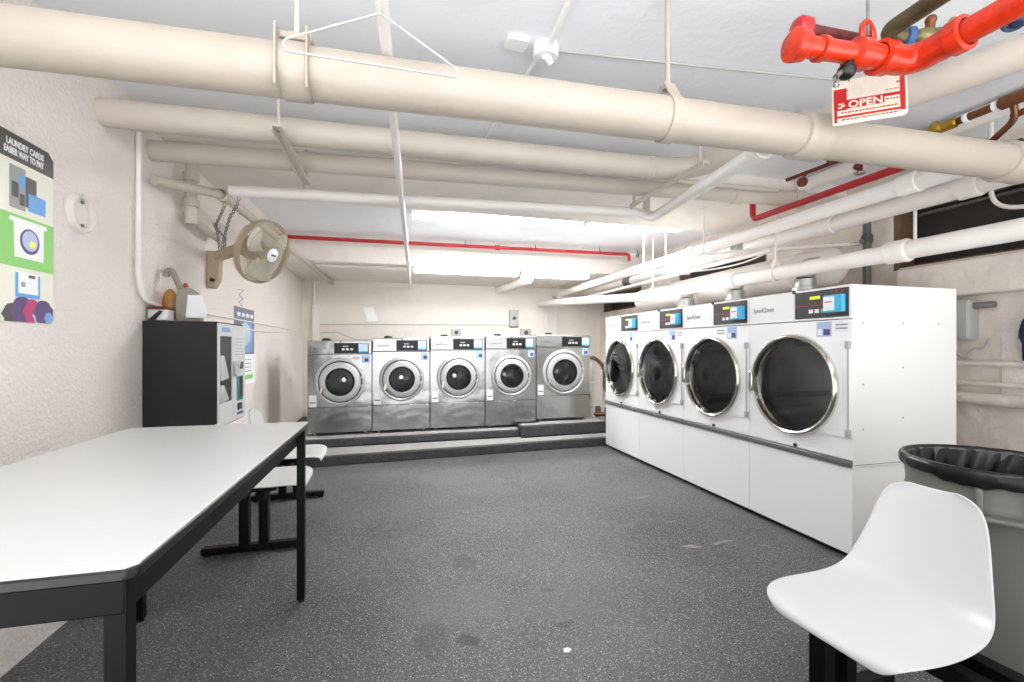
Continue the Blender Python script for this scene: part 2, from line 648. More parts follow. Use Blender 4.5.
# ------------------------------------------------------------------ room shell
struct('floor', MB().box(XL - 0.2, XR + 0.3, YF, YB + 0.2, -0.12, 0), 'floor')
struct('ceiling', MB().box(XL - 0.2, XR + 0.3, YF, YB + 0.2, CEIL, CEIL + 0.15), 'ceil')
struct('wall_left', MB().box(XL - 0.2, XL, 0.6, YB, 0, CEIL), 'stucco')
struct('wall_back', MB().box(XL - 0.2, XR + 0.3, YB, YB + 0.2, 0, CEIL), 'back_paint')
OPEN = [(0.30, 2.84, 1.90, 2.46), (4.14, 5.75, 2.03, 2.40), (6.75, 8.18, 1.95, 2.30)]
wr = MB()
ys = YF
for (a, b, z0, z1) in OPEN:
    wr.box(XR, XR + 0.25, ys, a, 0, CEIL)
    wr.box(XR, XR + 0.25, a, b, 0, z0)
    wr.box(XR, XR + 0.25, a, b, z1, CEIL)
    ys = b
wr.box(XR, XR + 0.25, ys, YB, 0, CEIL)
struct('wall_right', wr, 'rough_paint')
for i, (a, b, z0, z1) in enumerate(OPEN):
    w = struct('window_%d' % (i + 1), MB().box(XR + 0.19, XR + 0.23, a, b, z0, z1), 'dark_void')
    fr = MB()
    t = 0.045
    fr.box(XR + 0.02, XR + 0.19, a, a + t, z0, z1)
    fr.box(XR + 0.02, XR + 0.19, b - t, b, z0, z1)
    fr.box(XR + 0.10, XR + 0.19, a + t, b - t, z0, z0 + t)
    fr.box(XR + 0.10, XR + 0.19, a + t, b - t, z1 - t, z1)
    fr.build('window_frame', 'brown_frame', w, bevel=0.004)
    if i == 0:
        MB().box(XR + 0.15, XR + 0.185, a + t, b - t, 2.385, 2.405).box(XR + 0.12, XR + 0.17, a + t, b - t, 2.335, 2.352).build('window_rail', 'grey_frame', w)
        sl = MB()
        sl.box(XR + 0.02, XR + 0.12, a, b - t, z0 + 0.0, z0 + 0.02)
        sl.build('sill', 'rough_paint', w)
# ceiling beam and back soffit
struct('trim_1', MB().box(XL, XR, 3.22, 4.62, 2.64, CEIL + 0.01), 'beam', bevel=0.008)
struct('trim_2', MB().box(XL, XR, 6.42, YB, 2.405, CEIL + 0.01), 'beam', bevel=0.008)
# sloping corner between left wall and ceiling beyond the beam
struct('trim_3', MB().prism([(0, 0), (0.10, 0), (0, -0.13)], (XL, 4.62, CEIL), (1, 0, 0), (0, 0, 1), (0, 1.8, 0)), 'beam')
struct('trim_5', MB().box(3.90, XR, -0.7, 2.74, 1.64, 1.895), 'rough_paint', bevel=0.015)
# concrete plinth under the washers
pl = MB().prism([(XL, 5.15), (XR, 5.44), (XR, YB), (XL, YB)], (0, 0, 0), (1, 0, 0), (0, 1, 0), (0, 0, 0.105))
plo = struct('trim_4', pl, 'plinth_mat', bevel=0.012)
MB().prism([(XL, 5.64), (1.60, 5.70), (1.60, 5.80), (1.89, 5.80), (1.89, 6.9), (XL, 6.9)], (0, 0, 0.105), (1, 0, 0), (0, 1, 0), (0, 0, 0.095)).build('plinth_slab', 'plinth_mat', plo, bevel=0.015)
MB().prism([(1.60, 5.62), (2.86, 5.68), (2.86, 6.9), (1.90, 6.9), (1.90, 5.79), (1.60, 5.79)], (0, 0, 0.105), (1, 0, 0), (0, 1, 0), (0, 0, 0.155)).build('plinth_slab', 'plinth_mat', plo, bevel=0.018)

MB().prism([(XL, 5.20), (2.95, 5.46), (2.95, 5.66), (1.60, 5.60), (1.60, 5.68), (XL, 5.62)], (0, 0, 0.1045), (1, 0, 0), (0, 1, 0), (0, 0, 0.003)).build('lit_worn_tread', 'plinth_top', plo)  # thin tread layers carry overhead light in their colour, along with wear
MB().prism([(XL, 5.68), (1.60, 5.74), (1.60, 5.80), (1.88, 5.80), (1.88, 6.85), (XL, 6.85)], (0, 0, 0.1995), (1, 0, 0), (0, 1, 0), (0, 0, 0.0025)).build('lit_worn_tread', 'plinth_top', plo)
MB().prism([(1.63, 5.66), (2.83, 5.715), (2.83, 6.85), (1.92, 6.85), (1.92, 5.80), (1.63, 5.79)], (0, 0, 0.2595), (1, 0, 0), (0, 1, 0), (0, 0, 0.002)).build('lit_worn_tread', 'plinth_top', plo)

# ------------------------------------------------------------------ fluorescent lights
def light(x0, x1, y, ztop, label, t=0.065, w=0.16, lens='tube'):
    o = thing('fluorescent_light', label, 'ceiling light', ((x0 + x1) / 2, y, ztop), 0, 'fluorescent ceiling lights')
    h = (x1 - x0) / 2
    MB().box(-h, h, -w / 2, w / 2, -t * 0.5, 0).build('housing', 'fixture', o, bevel=0.004)
    MB().box(-h + 0.012, h - 0.012, -w / 2 + 0.006, w / 2 - 0.006, -t, -t * 0.5 + 0.001).build('lens', lens, o, bevel=0.012, seg=3)
    for sg in (-1, 1):
        MB().box(sg * h - 0.007, sg * h + 0.007, -w / 2 - 0.002, w / 2 + 0.002, -t - 0.002, 0.0).build('end_cap', 'fixture', o, bevel=0.003)
    return o


light(0.20, 1.42, 4.98, CEIL, 'lit fluorescent strip behind the beam, first of the near row from the conduit')
light(0.60, 2.08, 4.74, CEIL, 'lit fluorescent strip with deep white housing, middle of the near row')
light(2.12, 3.34, 4.74, CEIL, 'lit fluorescent strip behind the white drain branch, end of the near row')
light(0.30, 1.82, 6.58, 2.405, 'lit fluorescent strip under the rear soffit, beside the long conduit')
light(1.87, 2.95, 6.58, 2.405, 'lit fluorescent strip under the rear soffit, towards the dryers')
light(-1.40, -0.10, -0.25, CEIL, 'added fluorescent fill strip, out of view at the near end by the left wall', lens='fill_tube')  # this strip and the next two are unseen, added to brighten the room
light(-0.75, 0.75, 0.15, CEIL, 'added fluorescent fill strip, out of view on the ceiling at the near end', lens='fill_tube')
light(0.95, 2.0, 0.15, CEIL, 'added fluorescent fill strip, out of view at the near end on the dryer side', lens='fill_tube')


# ------------------------------------------------------------------ washers
def washer(x0, x1, z0, h, label, k):
    w = x1 - x0 - 0.012
    d = 0.80
    o = thing('washing_machine', label, 'washing machine', ((x0 + x1) / 2, 5.88, z0), 0, 'stainless steel washers on the plinth')
    hw = w / 2
    zf = 0.035
    cx = 0.005
    cz = h * 0.565
    R = w * 0.40
    body = MB()
    body.box(-hw, hw, 0.012, d, zf, h)          # closed core behind the skin
    # replace the core by an open-fronted shell so the drum shows
    body = MB()
    t = 0.004
    body.box(-hw, -hw + t, 0.004, d, zf, h - 0.004).box(hw - t, hw, 0.004, d, zf, h - 0.004)
    body.box(-hw, hw, d - t, d, zf, h - 0.004).box(-hw, hw, 0.004, d, h - t - 0.003, h).box(-hw, hw, 0.004, d, zf, zf + t)
    body.build('cabinet', 'stainless', o, bevel=0.002)
    zl = zf + (h - zf) * 0.275
    zt = h - (h - zf) * 0.150
    MB().plate_hole(-hw, hw, zl + 0.003, zt - 0.002, cx, cz, R * 0.86, -0.006, 0.006).build('front_panel', 'stainless', o)
    MB().box(-hw, hw, -0.004, 0.006, zf + 0.004, zl - 0.003).build('lower_panel', 'stainless', o, bevel=0.003)
    MB().box(-hw, hw, -0.012, 0.006, zt + 0.002, h - 0.002).build('console', 'stainless', o, bevel=0.008, seg=3)
    # control panel
    px0, px1 = -hw + w * (0.41 if k < 4 else 0.47), hw - w * (0.045 if k < 4 else 0.0)
    pz0, pz1 = zt + 0.012, h - 0.028
    cp = MB().box(px0, px1, -0.017, -0.011, pz0, pz1).build('control_panel', 'black', o, bevel=0.003)
    pw = px1 - px0
    pm = (pz0 + pz1) / 2
    MB().box(px1 - pw * 0.30, px1 - pw * 0.03, -0.026, -0.016, pz0 + 0.012, pz1 - 0.008).build('card_reader', 'screen_blue', cp, bevel=0.004)
    MB().box(px1 - pw * 0.30, px1 - pw * 0.03, -0.0265, -0.0225, pz0 + 0.012, pz0 + 0.03).build('reader_slot', 'reader', cp)
    MB().box(px0 + pw * 0.24, px0 + pw * 0.40, -0.019, -0.0165, pm + 0.012, pm + 0.03).build('display', 'grey_ink', cp)
    for q in range(3):
        MB().box(px0 + pw * (0.22 + 0.12 * q), px0 + pw * (0.30 + 0.12 * q), -0.020, -0.0165, pm - 0.026, pm - 0.004).build('button', 'sticker', cp, bevel=0.002)
    text('SpeedQueen', 0.036, frame_mtx((-hw + w * 0.09, -0.0125, pm - 0.012), (1, 0, 0), (0, 0, 1)), 'dark_ink', 'wordmark', o, sx=0.82)
    # door: outer bezel, dark groove, inner ring, glass, handle
    MB().lathe([(R * 0.86, 0.0), (R * 0.86, 0.022), (R * 0.90, 0.03), (R * 0.97, 0.022), (R, 0.004), (R, 0.0)], (cx, -0.006, cz), (0, -1, 0), 64).build('door_bezel', 'satin', o)
    dr = MB().lathe([(R * 0.54, 0.0), (R * 0.54, 0.028), (R * 0.58, 0.044), (R * 0.74, 0.044), (R * 0.815, 0.03), (R * 0.825, 0.0)], (cx, -0.006, cz), (0, -1, 0), 64).build('door', 'satin', o)
    MB().lathe([(R * 0.815, 0.0), (R * 0.82, 0.018), (R * 0.865, 0.018), (R * 0.87, 0.0)], (cx, -0.006, cz), (0, -1, 0), 64).build('door_gasket', 'rubber', dr)
    MB().lathe([(0.0, 0.058), (R * 0.2, 0.055), (R * 0.4, 0.042), (R * 0.545, 0.022)], (cx, -0.006, cz), (0, -1, 0), 48).build('door_glass', 'glass', dr)
    MB().lathe([(R * 0.50, 0.030), (R * 0.50, 0.047), (R * 0.575, 0.047), (R * 0.575, 0.030)], (cx, -0.006, cz), (0, -1, 0), 48, close=True).build('glass_rim', 'rubber', dr)
    a = math.radians(205)
    hx, hz = cx + R * 0.78 * math.cos(a), cz + R * 0.78 * math.sin(a)
    MB().bar((hx - 0.012, -0.058, hz - 0.045), (hx + 0.004, -0.058, hz + 0.04), 0.026, 0.022, up=(0, -1, 0)).build('door_handle', 'chrome', dr, bevel=0.008, seg=3)
    for zz in (-0.05, 0.05):
        MB().box(cx + R * 0.80, cx + R * 0.90, -0.045, -0.004, cz + zz - 0.014, cz + zz + 0.014).build('hinge', 'satin', dr, bevel=0.004)
    # drum
    dm = MB().lathe([(R * 0.56, 0.0), (R * 0.80, -0.03), (R * 0.80, -0.42), (R * 0.1, -0.42), (0, -0.42)], (cx, 0.0, cz), (0, -1, 0), 40).build('drum', 'drum_dark', o)
    lf = MB()
    for q in range(3):
        an = math.radians(60 + 120 * q + 25 * k)
        c = Vector((cx + R * 0.72 * math.cos(an), 0.22, cz + R * 0.72 * math.sin(an)))
        lf.obox(c, (0.05, 0.30, 0.04), Euler((0, -an, 0)).to_matrix())
    lf.build('drum_lifters', 'drum', dm, bevel=0.01)
    MB().torus((cx, 0.40, cz), (0, 1, 0), R * 0.16, 0.018, 24, 8).disc((cx, 0.38, cz), (0, 1, 0), R * 0.09, 0.03).build('drum_hub', 'chrome', dm)
    # stickers
    s1 = MB().box(hw - w * 0.155, hw - w * 0.03, -0.0075, -0.0055, zt - 0.105, zt - 0.012).build('card_sticker', 'blue_sticker', o)
    MB().box(hw - w * 0.11, hw - w * 0.05, -0.0085, -0.0065, zt - 0.09, zt - 0.05).build('sticker_print', 'navy_ink', s1)
    if k == 0:
        s3 = MB().box(hw - w * 0.32, hw - w * 0.175, -0.0075, -0.0055, zt - 0.075, zt - 0.016).build('notice_sticker', 'sticker', o)
        MB().box(hw - w * 0.30, hw - w * 0.19, -0.0085, -0.0065, zt - 0.05, zt - 0.04).build('sticker_print', 'grey_ink', s3)
    tg = MB().box(-hw + 0.018, -hw + 0.10, -0.0085, -0.0055, zl + 0.01, zl + 0.15).build('instruction_tag', 'sticker', o)
    MB().box(-hw + 0.026, -hw + 0.092, -0.0095, -0.0075, zl + 0.055, zl + 0.068).build('tag_print', 'dark_ink', tg)
    # supply cap on the top edge and a lock screw
    MB().lathe([(0, 0.03), (0.04, 0.03), (0.052, 0.018), (0.055, 0), (0, 0)], (-hw + w * 0.27, 0.12, h - 0.001), (0, 0, 1), 24).build('soap_cap', 'black', o)
    MB().cyl((-hw + w * 0.51, -0.013, h - 0.016), (-hw + w * 0.51, -0.019, h - 0.016), 0.009, n=12).build('lock', 'black', o)
    for fx in (-hw + 0.07, hw - 0.07):
        for fy in (0.07, d - 0.07):
            MB().cyl((fx, fy, 0.0), (fx, fy, zf + 0.004), 0.024, n=16).build('foot', 'steel', o)
    return o


WX = [-0.982, -0.238, 0.468, 1.184, 1.887, 2.680]
WZ = [0.203, 0.203, 0.203, 0.203, 0.262]
WH = [1.150, 1.185, 1.205, 1.220, 1.180]
WL = ['stainless front-load washer at the row end by the left wall, two stickers below its console',
      'stainless front-load washer second from the left wall, between the row-end one and the middle one',
      'stainless front-load washer in the middle of the row of five',
      'stainless front-load washer fourth from the left wall, just before the raised slab',
      'widest stainless front-load washer, on the raised slab nearest the dryers']
for k in range(5):
    washer(WX[k], WX[k + 1], WZ[k], WH[k], WL[k], k)


# ------------------------------------------------------------------ dryers
DW, DH, DD = 0.807, 1.650, 0.861


def dryer(k, label):
    yc = 2.098 + DW * (k + 0.5)
    o = thing('clothes_dryer', label, 'clothes dryer', (2.649, yc, 0), -PI / 2, 'white front-load dryers in a row')
    hw = DW / 2 - 0.002
    U = lambda u: u - DW / 2
    t = 0.004
    cx, cz, R = U(0.392), 1.022, 0.342
    b = MB()
    b.box(-hw, -hw + t, 0.004, DD, 0.03, DH).box(hw - t, hw, 0.004, DD, 0.03, DH).box(-hw, hw, DD - t, DD, 0.03, DH)
    b.box(-hw, hw, 0.004, DD, DH - t, DH).box(-hw, hw, 0.006, DD, 0.03, 0.034).box(-hw, hw, 0.006, DD, 0.55, 0.556)
    b.build('cabinet', 'white_side', o, bevel=0.002)
    MB().box(-hw + 0.01, hw - 0.01, 0.03, DD - 0.03, 0.0, 0.03).build('toe_kick', 'black', o)
    MB().box(-hw, hw, -0.004, 0.006, 0.034, 0.552).build('lower_panel', 'white', o, bevel=0.003)
    MB().plate_hole(-hw, hw, 0.598, 1.442, cx, cz, R * 0.935, -0.003, 0.006).build('front_panel', 'white', o)
    MB().box(-hw, hw, -0.005, 0.006, 1.447, DH).build('console', 'white', o, bevel=0.004)
    MB().box(-hw, hw, -0.022, 0.006, 0.556, 0.594).build('bumper_rail', 'grey_rail', o, bevel=0.01, seg=3)
    # door plate (square hinge side) and ring
    dp = MB().plate_hole(cx, U(0.797), 0.731, 1.313, cx, cz, R * 0.93, -0.014, -0.003, n=40, a0=-PI / 2 + 0.35, a1=PI / 2 - 0.35).build('door_plate', 'white', o)
    dr = MB().lathe([(R * 0.915, 0.0), (R * 0.905, 0.02), (R * 0.92, 0.037), (R * 0.95, 0.043), (R * 0.98, 0.038), (R, 0.024), (R, 0.0)], (cx, -0.003, cz), (0, -1, 0), 72).build('door_ring', 'chrome', o)
    MB().lathe([(R * 0.925, 0.006), (R * 0.87, -0.004), (R * 0.87, -0.05)], (cx, -0.003, cz), (0, -1, 0), 64).build('door_collar', 'chrome', dr)
    MB().lathe([(0, 0.020), (R * 0.5, 0.018), (R * 0.912, 0.010)], (cx, -0.003, cz), (0, -1, 0), 56).build('door_glass', 'glass', dr)
    MB().box(cx - R * 0.995, cx - R * 0.90, -0.062, -0.03, cz - 0.075, cz + 0.075).build('door_handle', 'chrome', dr, bevel=0.008, seg=3)
    for zz in (1.287, 0.757):
        MB().box(U(0.775), U(0.800), -0.026, -0.003, zz - 0.024, zz + 0.024).build('hinge', 'grey_box', dp, bevel=0.004)
    MB().bar((U(0.791), -0.018, 0.781), (U(0.791), -0.018, 1.263), 0.006, 0.006, up=(0, -1, 0)).build('hinge_pin', 'grey_box', dp)
    # drum
    dm = MB().lathe([(R * 0.87, -0.05), (R * 0.90, -0.07), (R * 1.02, -0.10), (R * 1.02, -0.66), (R * 0.05, -0.66), (0, -0.66)], (cx, -0.003, cz), (0, -1, 0), 48).build('drum', 'drum', o)
    bk = MB()
    bk.lathe([(R * 0.30, 0.66), (R * 0.34, 0.640), (R * 0.42, 0.640), (R * 0.46, 0.66)], (cx, 0, cz), (0, 1, 0), 40)
    bk.lathe([(0, 0.63), (R * 0.12, 0.635), (R * 0.16, 0.66)], (cx, 0, cz), (0, 1, 0), 32)
    bk.build('drum_hub', 'drum_dark', dm)
    lf = MB()
    for q in range(4):
        an = math.radians(20 + 90 * q + 23 * k)
        c = Vector((cx + R * 0.93 * math.cos(an), 0.38, cz + R * 0.93 * math.sin(an)))
        lf.obox(c, (0.085, 0.50, 0.035), Euler((0, -an, 0)).to_matrix())
    lf.build('drum_lifters', 'drum_dark', dm, bevel=0.012)
    # controls
    cp = MB().box(U(0.411), U(0.788), -0.009, -0.004, 1.460, 1.637).build('control_panel', 'charcoal', o, bevel=0.002)
    MB().box(U(0.415), U(0.640), -0.0105, -0.0085, 1.542, 1.546).build('panel_stripe', 'led_red', cp)
    MB().box(U(0.527), U(0.60), -0.0105, -0.0085, 1.583, 1.602).build('display', 'lime', cp)
    for q in range(3):
        MB().box(U(0.520 + 0.04 * q), U(0.532 + 0.04 * q), -0.0105, -0.0085, 1.553, 1.562).build('indicator', 'led_red', cp)
        MB().box(U(0.520 + 0.042 * q), U(0.550 + 0.042 * q), -0.0115, -0.0085, 1.493, 1.518).build('button', 'green_btn' if q == 2 else 'sticker', cp, bevel=0.002)
        MB().box(U(0.672 + 0.035 * q), U(0.684 + 0.035 * q), -0.0105, -0.0085, 1.612, 1.622).build('indicator', 'led_red', cp)
    rd = MB().box(U(0.645), U(0.772), -0.040, -0.0085, 1.488, 1.596).build('card_reader', 'reader', cp, bevel=0.006)
    MB().box(U(0.650), U(0.722), -0.044, -0.039, 1.500, 1.586).build('reader_face', 'sticker', rd, bevel=0.002)
    MB().box(U(0.662), U(0.712), -0.0455, -0.0435, 1.550, 1.556).build('reader_print', 'led_red', rd)
    text('SpeedQueen', 0.046, frame_mtx((U(0.045), -0.0055, 1.530), (1, 0, 0), (0, 0, 1)), 'grey_ink', 'wordmark', o, sx=0.80, bold=0.0011)
    s1 = MB().box(U(0.572), U(0.674), -0.0045, -0.0025, 1.340, 1.434).build('card_sticker', 'blue_sticker', o)
    MB().box(U(0.62), U(0.664), -0.0055, -0.0035, 1.350, 1.388).build('sticker_print', 'navy_ink', s1)
    MB().box(U(0.580), U(0.612), -0.0055, -0.0035, 1.350, 1.388).build('sticker_print', 'sticker', s1)
    sx0, sx1 = (0.690, 0.793) if k in (0, 2) else (0.44, 0.55)
    s2 = MB().box(U(sx0), U(sx1), -0.0045, -0.0025, 1.366, 1.436).build('notice_sticker', 'sticker', o)
    for q in range(2):
        MB().box(U(sx0 + 0.012), U(sx1 - 0.015), -0.0055, -0.0035, 1.385 + 0.022 * q, 1.394 + 0.022 * q).build('sticker_print', 'grey_ink', s2)
    MB().cyl((U(0.405), -0.004, 1.645), (U(0.405), -0.014, 1.645), 0.011, n=12).build('lock', 'black', o)
    MB().cyl((U(0.413), -0.002, 0.612), (U(0.413), -0.014, 0.612), 0.011, n=12).build('latch', 'black', o)
    if k == 0:
        MB().box(hw, hw + 0.0012, 0.02, DD - 0.03, 0.566, 0.570).build('side_seam', 'seam', o)
        rv = MB()
        for (yy, zz) in ((0.08, 1.42), (0.40, 1.42), (0.70, 1.42), (0.08, 1.05), (0.40, 1.15), (0.08, 0.78), (0.40, 0.84), (0.40, 0.60), (0.72, 0.60)):
            rv.cyl((hw, yy, zz), (hw + 0.003, yy, zz), 0.006, n=8)
        rv.build('rivets', 'grey_box', o)
    # exhaust collar on the cabinet top
    if k > 0:
        MB().lathe([(0.0, 0.0), (0.085, 0.0), (0.085, 0.10), (0.10, 0.105), (0.10, 0.13), (0.082, 0.135), (0.082, 0.20), (0, 0.20)], (U(0.60), 0.755, DH), (0, 0, 1), 32).build('exhaust_collar', 'galv', o)
    return o


DL = ['white front-load dryer closest to the grey trash bin, bare side panel in view',
      'white front-load dryer second from the trash bin end',
      'white front-load dryer third from the trash bin end',
      'white front-load dryer at the far end of the row, next to the washers']
for k in range(4):
    dryer(k, DL[k])


# ------------------------------------------------------------------ laundry table
tb = thing('folding_table', 'long white laminate table with black apron and square legs along the left wall', 'table', (-0.833, 1.765, 0), -0.014)
ax0, ax1, ay0, ay1 = -0.40, 0.40, -0.803, 0.82
ch = 0.016
poly = [(ax0 + ch, ay0), (ax1 - ch, ay0), (ax1, ay0 + ch), (ax1, ay1 - ch), (ax1 - ch, ay1), (ax0 + ch, ay1), (ax0, ay1 - ch), (ax0, ay0 + ch)]
MB().prism([(x * 0.9985, y * 0.999) for x, y in poly], (0, 0, 0.879), (1, 0, 0), (0, 1, 0), (0, 0, 0.006)).build('tabletop', 'laminate', tb, bevel=0.002)
MB().prism(poly, (0, 0, 0.857), (1, 0, 0), (0, 1, 0), (0, 0, 0.022)).build('edge_band', 'black', tb, bevel=0.004)
for (a, b, c, d) in ((ax0 + 0.03, ax1 - 0.03, ay0 + 0.03, ay0 + 0.05), (ax0 + 0.03, ax1 - 0.03, ay1 - 0.05, ay1 - 0.03),
                     (ax0 + 0.03, ax0 + 0.05, ay0 + 0.05, ay1 - 0.05), (ax1 - 0.05, ax1 - 0.03, ay0 + 0.05, ay1 - 0.05)):
    MB().box(a, b, c, d, 0.785, 0.857).build('apron', 'blk_metal', tb, bevel=0.003)
for (x, y) in ((ax0 + 0.09, ay0 + 0.049), (ax1 - 0.046, ay0 + 0.049), (ax0 + 0.09, ay1 - 0.10), (ax1 - 0.018, ay1 - 0.10)):
    lg = MB().box(x - 0.018, x + 0.018, y - 0.018, y + 0.018, 0.012, 0.857).build('leg', 'blk_metal', tb, bevel=0.003)
    MB().cyl((x, y, 0), (x, y, 0.014), 0.016, n=16).build('glide', 'black', lg)


# ------------------------------------------------------------------ tandem shell seats
def shell_mesh():
    prof = [(-0.238, 0.400, 0.135), (-0.241, 0.414, 0.168), (-0.228, 0.428, 0.196), (-0.195, 0.438, 0.219), (-0.13, 0.438, 0.232), (-0.04, 0.430, 0.231), (0.05, 0.424, 0.224),
            (0.12, 0.428, 0.215), (0.175, 0.450, 0.205), (0.210, 0.490, 0.196), (0.230, 0.545, 0.184), (0.246, 0.605, 0.171), (0.259, 0.665, 0.159),
            (0.270, 0.725, 0.147), (0.277, 0.765, 0.131), (0.281, 0.788, 0.108), (0.284, 0.800, 0.066)]
    nx = 18
    V = []
    F = []
    m = len(prof)
    for i, (y, z, hw) in enumerate(prof):
        a = prof[max(0, i - 1)]
        b = prof[min(m - 1, i + 1)]
        ty, tz = b[0] - a[0], b[1] - a[1]
        L = math.hypot(ty, tz) or 1
        ny, nz = -tz / L, ty / L          # normal towards the sitter
        if i < 2:
            ny, nz = 0.0, 1.0
        dish = 0.020 + 0.030 * math.exp(-((i - 8.5) / 3.2) ** 2) if i > 1 else 0.0
        for j in range(nx + 1):
            s = -1 + 2 * j / nx
            x = hw * 1.03 * s
            k = dish * abs(s) ** 2.2
            V.append((x, y + ny * k, z + nz * k))
    for i in range(m - 1):
        for j in range(nx):
            a = i * (nx + 1) + j
            F.append((a, a + 1, a + nx + 2, a + nx + 1))
    me = bpy.data.meshes.new('seat_shell')
    me.from_pydata(V, [], F)
    me.materials.append(M['shell'])
    me.shade_smooth()
    return me


SHELL = shell_mesh()


def tandem(label, loc, rot, seats, legs, length):
    o = thing('tandem_seat', label, 'seating', loc, rot, None)
    for sx in seats:
        s = bpy.data.objects.new('seat_shell', SHELL)
        COL.objects.link(s)
        s.parent = o
        s.location = (sx, 0, 0)
        md = s.modifiers.new('thick', 'SOLIDIFY')
        md.thickness = 0.007
        md.offset = -1
        sb = s.modifiers.new('smooth', 'SUBSURF')
        sb.levels = 1
        sb.render_levels = 2
        MB().box(sx - 0.10, sx + 0.10, -0.07, 0.15, 0.392, 0.412).build('seat_bracket', 'blk_metal', o, bevel=0.004)
    for y in (0.015, 0.125):
        MB().box(length[0], length[1], y - 0.025, y + 0.025, 0.345, 0.393).build('beam_rail', 'blk_metal', o, bevel=0.004)
    for lx in legs:
        lg = MB()
        for y in (0.015, 0.125):
            lg.box(lx - 0.03, lx + 0.03, y - 0.027, y + 0.027, 0.05, 0.346)
        lg.build('leg_post', 'blk_metal', o, bevel=0.004)
        ft = MB().box(lx - 0.03, lx + 0.03, -0.20, 0.36, 0.010, 0.052).build('foot_bar', 'blk_metal', o, bevel=0.008)
        for y in (-0.17, 0.33):
            MB().cyl((lx, y, 0), (lx, y, 0.012), 0.02, n=16).build('glide', 'black', ft)


# left pair faces +X (local x runs along +Y), right one faces -X (local x runs along -Y)
tandem('white shell seats on black T-legs behind the folding table', (-0.76, 3.55, 0), PI / 2, (-0.38, 0.33), (-0.39, 0.62), (-0.50, 0.74))
tandem('white shell seats on black T-legs in front of the trash bin', (1.475, 1.09, 0), -PI / 2 + 0.08, (0.0, 0.58), (-0.19, 0.85), (-0.30, 0.95))


# ------------------------------------------------------------------ trash bin
bn = thing('trash_bin', 'large grey round trash bin lined with a black bag beside the dryer', 'trash bin', (2.455, 1.33, 0))
MB().lathe([(0.0, 0.012), (0.235, 0.012), (0.245, 0.0), (0.25, 0.02), (0.272, 0.40), (0.285, 0.615), (0.293, 0.63), (0.293, 0.66), (0.288, 0.67), (0.296, 0.765), (0.306, 0.775), (0.308, 0.795), (0.298, 0.80), (0.286, 0.79), (0.262, 0.40), (0.24, 0.03), (0, 0.03)], (0, 0, 0), (0, 0, 1), 64).build('bin_body', 'grey_bin', bn)
for an in (214, 34):
    a = math.radians(an)
    d = Vector((math.cos(a), math.sin(a), 0))
    s = Vector((-math.sin(a), math.cos(a), 0))
    h = MB()
    c = d * 0.305
    h.bar(c - s * 0.075 + Vector((0, 0, 0.735)), c - s * 0.075 + Vector((0, 0, 0.625)), 0.02, 0.045, up=d)
    h.bar(c + s * 0.075 + Vector((0, 0, 0.735)), c + s * 0.075 + Vector((0, 0, 0.625)), 0.02, 0.045, up=d)
    h.bar(c - s * 0.085 + Vector((0, 0, 0.625)), c + s * 0.085 + Vector((0, 0, 0.625)), 0.045, 0.018)
    h.build('bin_handle', 'grey_bin', bn, bevel=0.006)
# bag: folded over the rim with uneven hem and creases, hanging inside
bg = MB()
n = 144
prof = [(0.306, 0.748), (0.311, 0.758), (0.312, 0.772), (0.312, 0.788), (0.307, 0.803), (0.293, 0.803), (0.283, 0.78), (0.270, 0.70), (0.255, 0.60), (0.225, 0.50), (0.10, 0.46), (0.001, 0.45)]
vs = []
for i, (r, z) in enumerate(prof):
    for k in range(n):
        a = 2 * PI * k / n + (0.22 * max(0, i - 5) if i > 5 else 0) * 0.35
        b = 2 * PI * k / n
        w1 = math.sin(b * 9) * 0.35 + math.sin(b * 17 + 1.3) * 0.4 + math.sin(b * 29 + 2.1) * 0.35
        w2 = math.sin(b * 22 + 0.4) * 0.5 + math.sin(b * 37 + 2.0) * 0.4 + math.sin(b * 7) * 0.3
        rr = r + (0.003 * w1 if i < 5 else (0.004 * w2 * (i - 5) if 5 < i < 10 else 0.0))
        zz = z + (0.012 * math.sin(b * 3 + 0.5) + 0.008 * w1 if i == 0 else (0.007 * w1 if i == 1 else 0)) + (0.02 * w1 if i > 8 else 0)
        vs.append((rr * math.cos(a), rr * math.sin(a), zz))
fs = [(i * n + k, i * n + (k + 1) % n, (i + 1) * n + (k + 1) % n, (i + 1) * n + k) for i in range(len(prof) - 1) for k in range(n)]
bg.add(vs, fs)
bgo = bg.build('bag_liner', 'bag', bn, angle=80)

# ------------------------------------------------------------------ card kiosk on the left wall
M['kiosk_front'] = mat('silver_white_kiosk_front', (204, 204, 202), 0.4)
kx, ky = XL, 3.225
ks = thing('card_kiosk', 'black wall-mounted laundry card machine with a silver front, behind the table', 'vending machine', (kx, ky, 0.76))
kd, kl, kh = 0.40, 0.525, 0.675
MB().box(0.002, kd, 0, kl, 0, kh).build('case', 'blk_box', ks, bevel=0.004)
fp = MB()
fx = kd
fp.box(fx, fx + 0.012, 0.002, 0.022, 0.01, kh - 0.01).box(fx, fx + 0.012, 0.245, kl - 0.002, 0.01, kh - 0.01)
fp.box(fx, fx + 0.012, 0.022, 0.245, 0.01, 0.155).box(fx, fx + 0.012, 0.022, 0.245, 0.585, kh - 0.01)
fpo = fp.build('front_panel', 'kiosk_front', ks, bevel=0.002)
MB().box(fx + 0.0002, fx + 0.004, 0.022, 0.245, 0.155, 0.585).build('dispenser_recess', 'black', fpo)
for (z0, z1) in ((0.30, 0.46), (0.16, 0.27)):
    MB().prism([(0.024, z0), (0.15, z0 + 0.01), (0.06, z1), (0.024, z1)], (fx + 0.004, 0, 0), (0, 1, 0), (0, 0, 1), (0.02, 0, 0)).build('tray', 'satin', fpo, bevel=0.003)
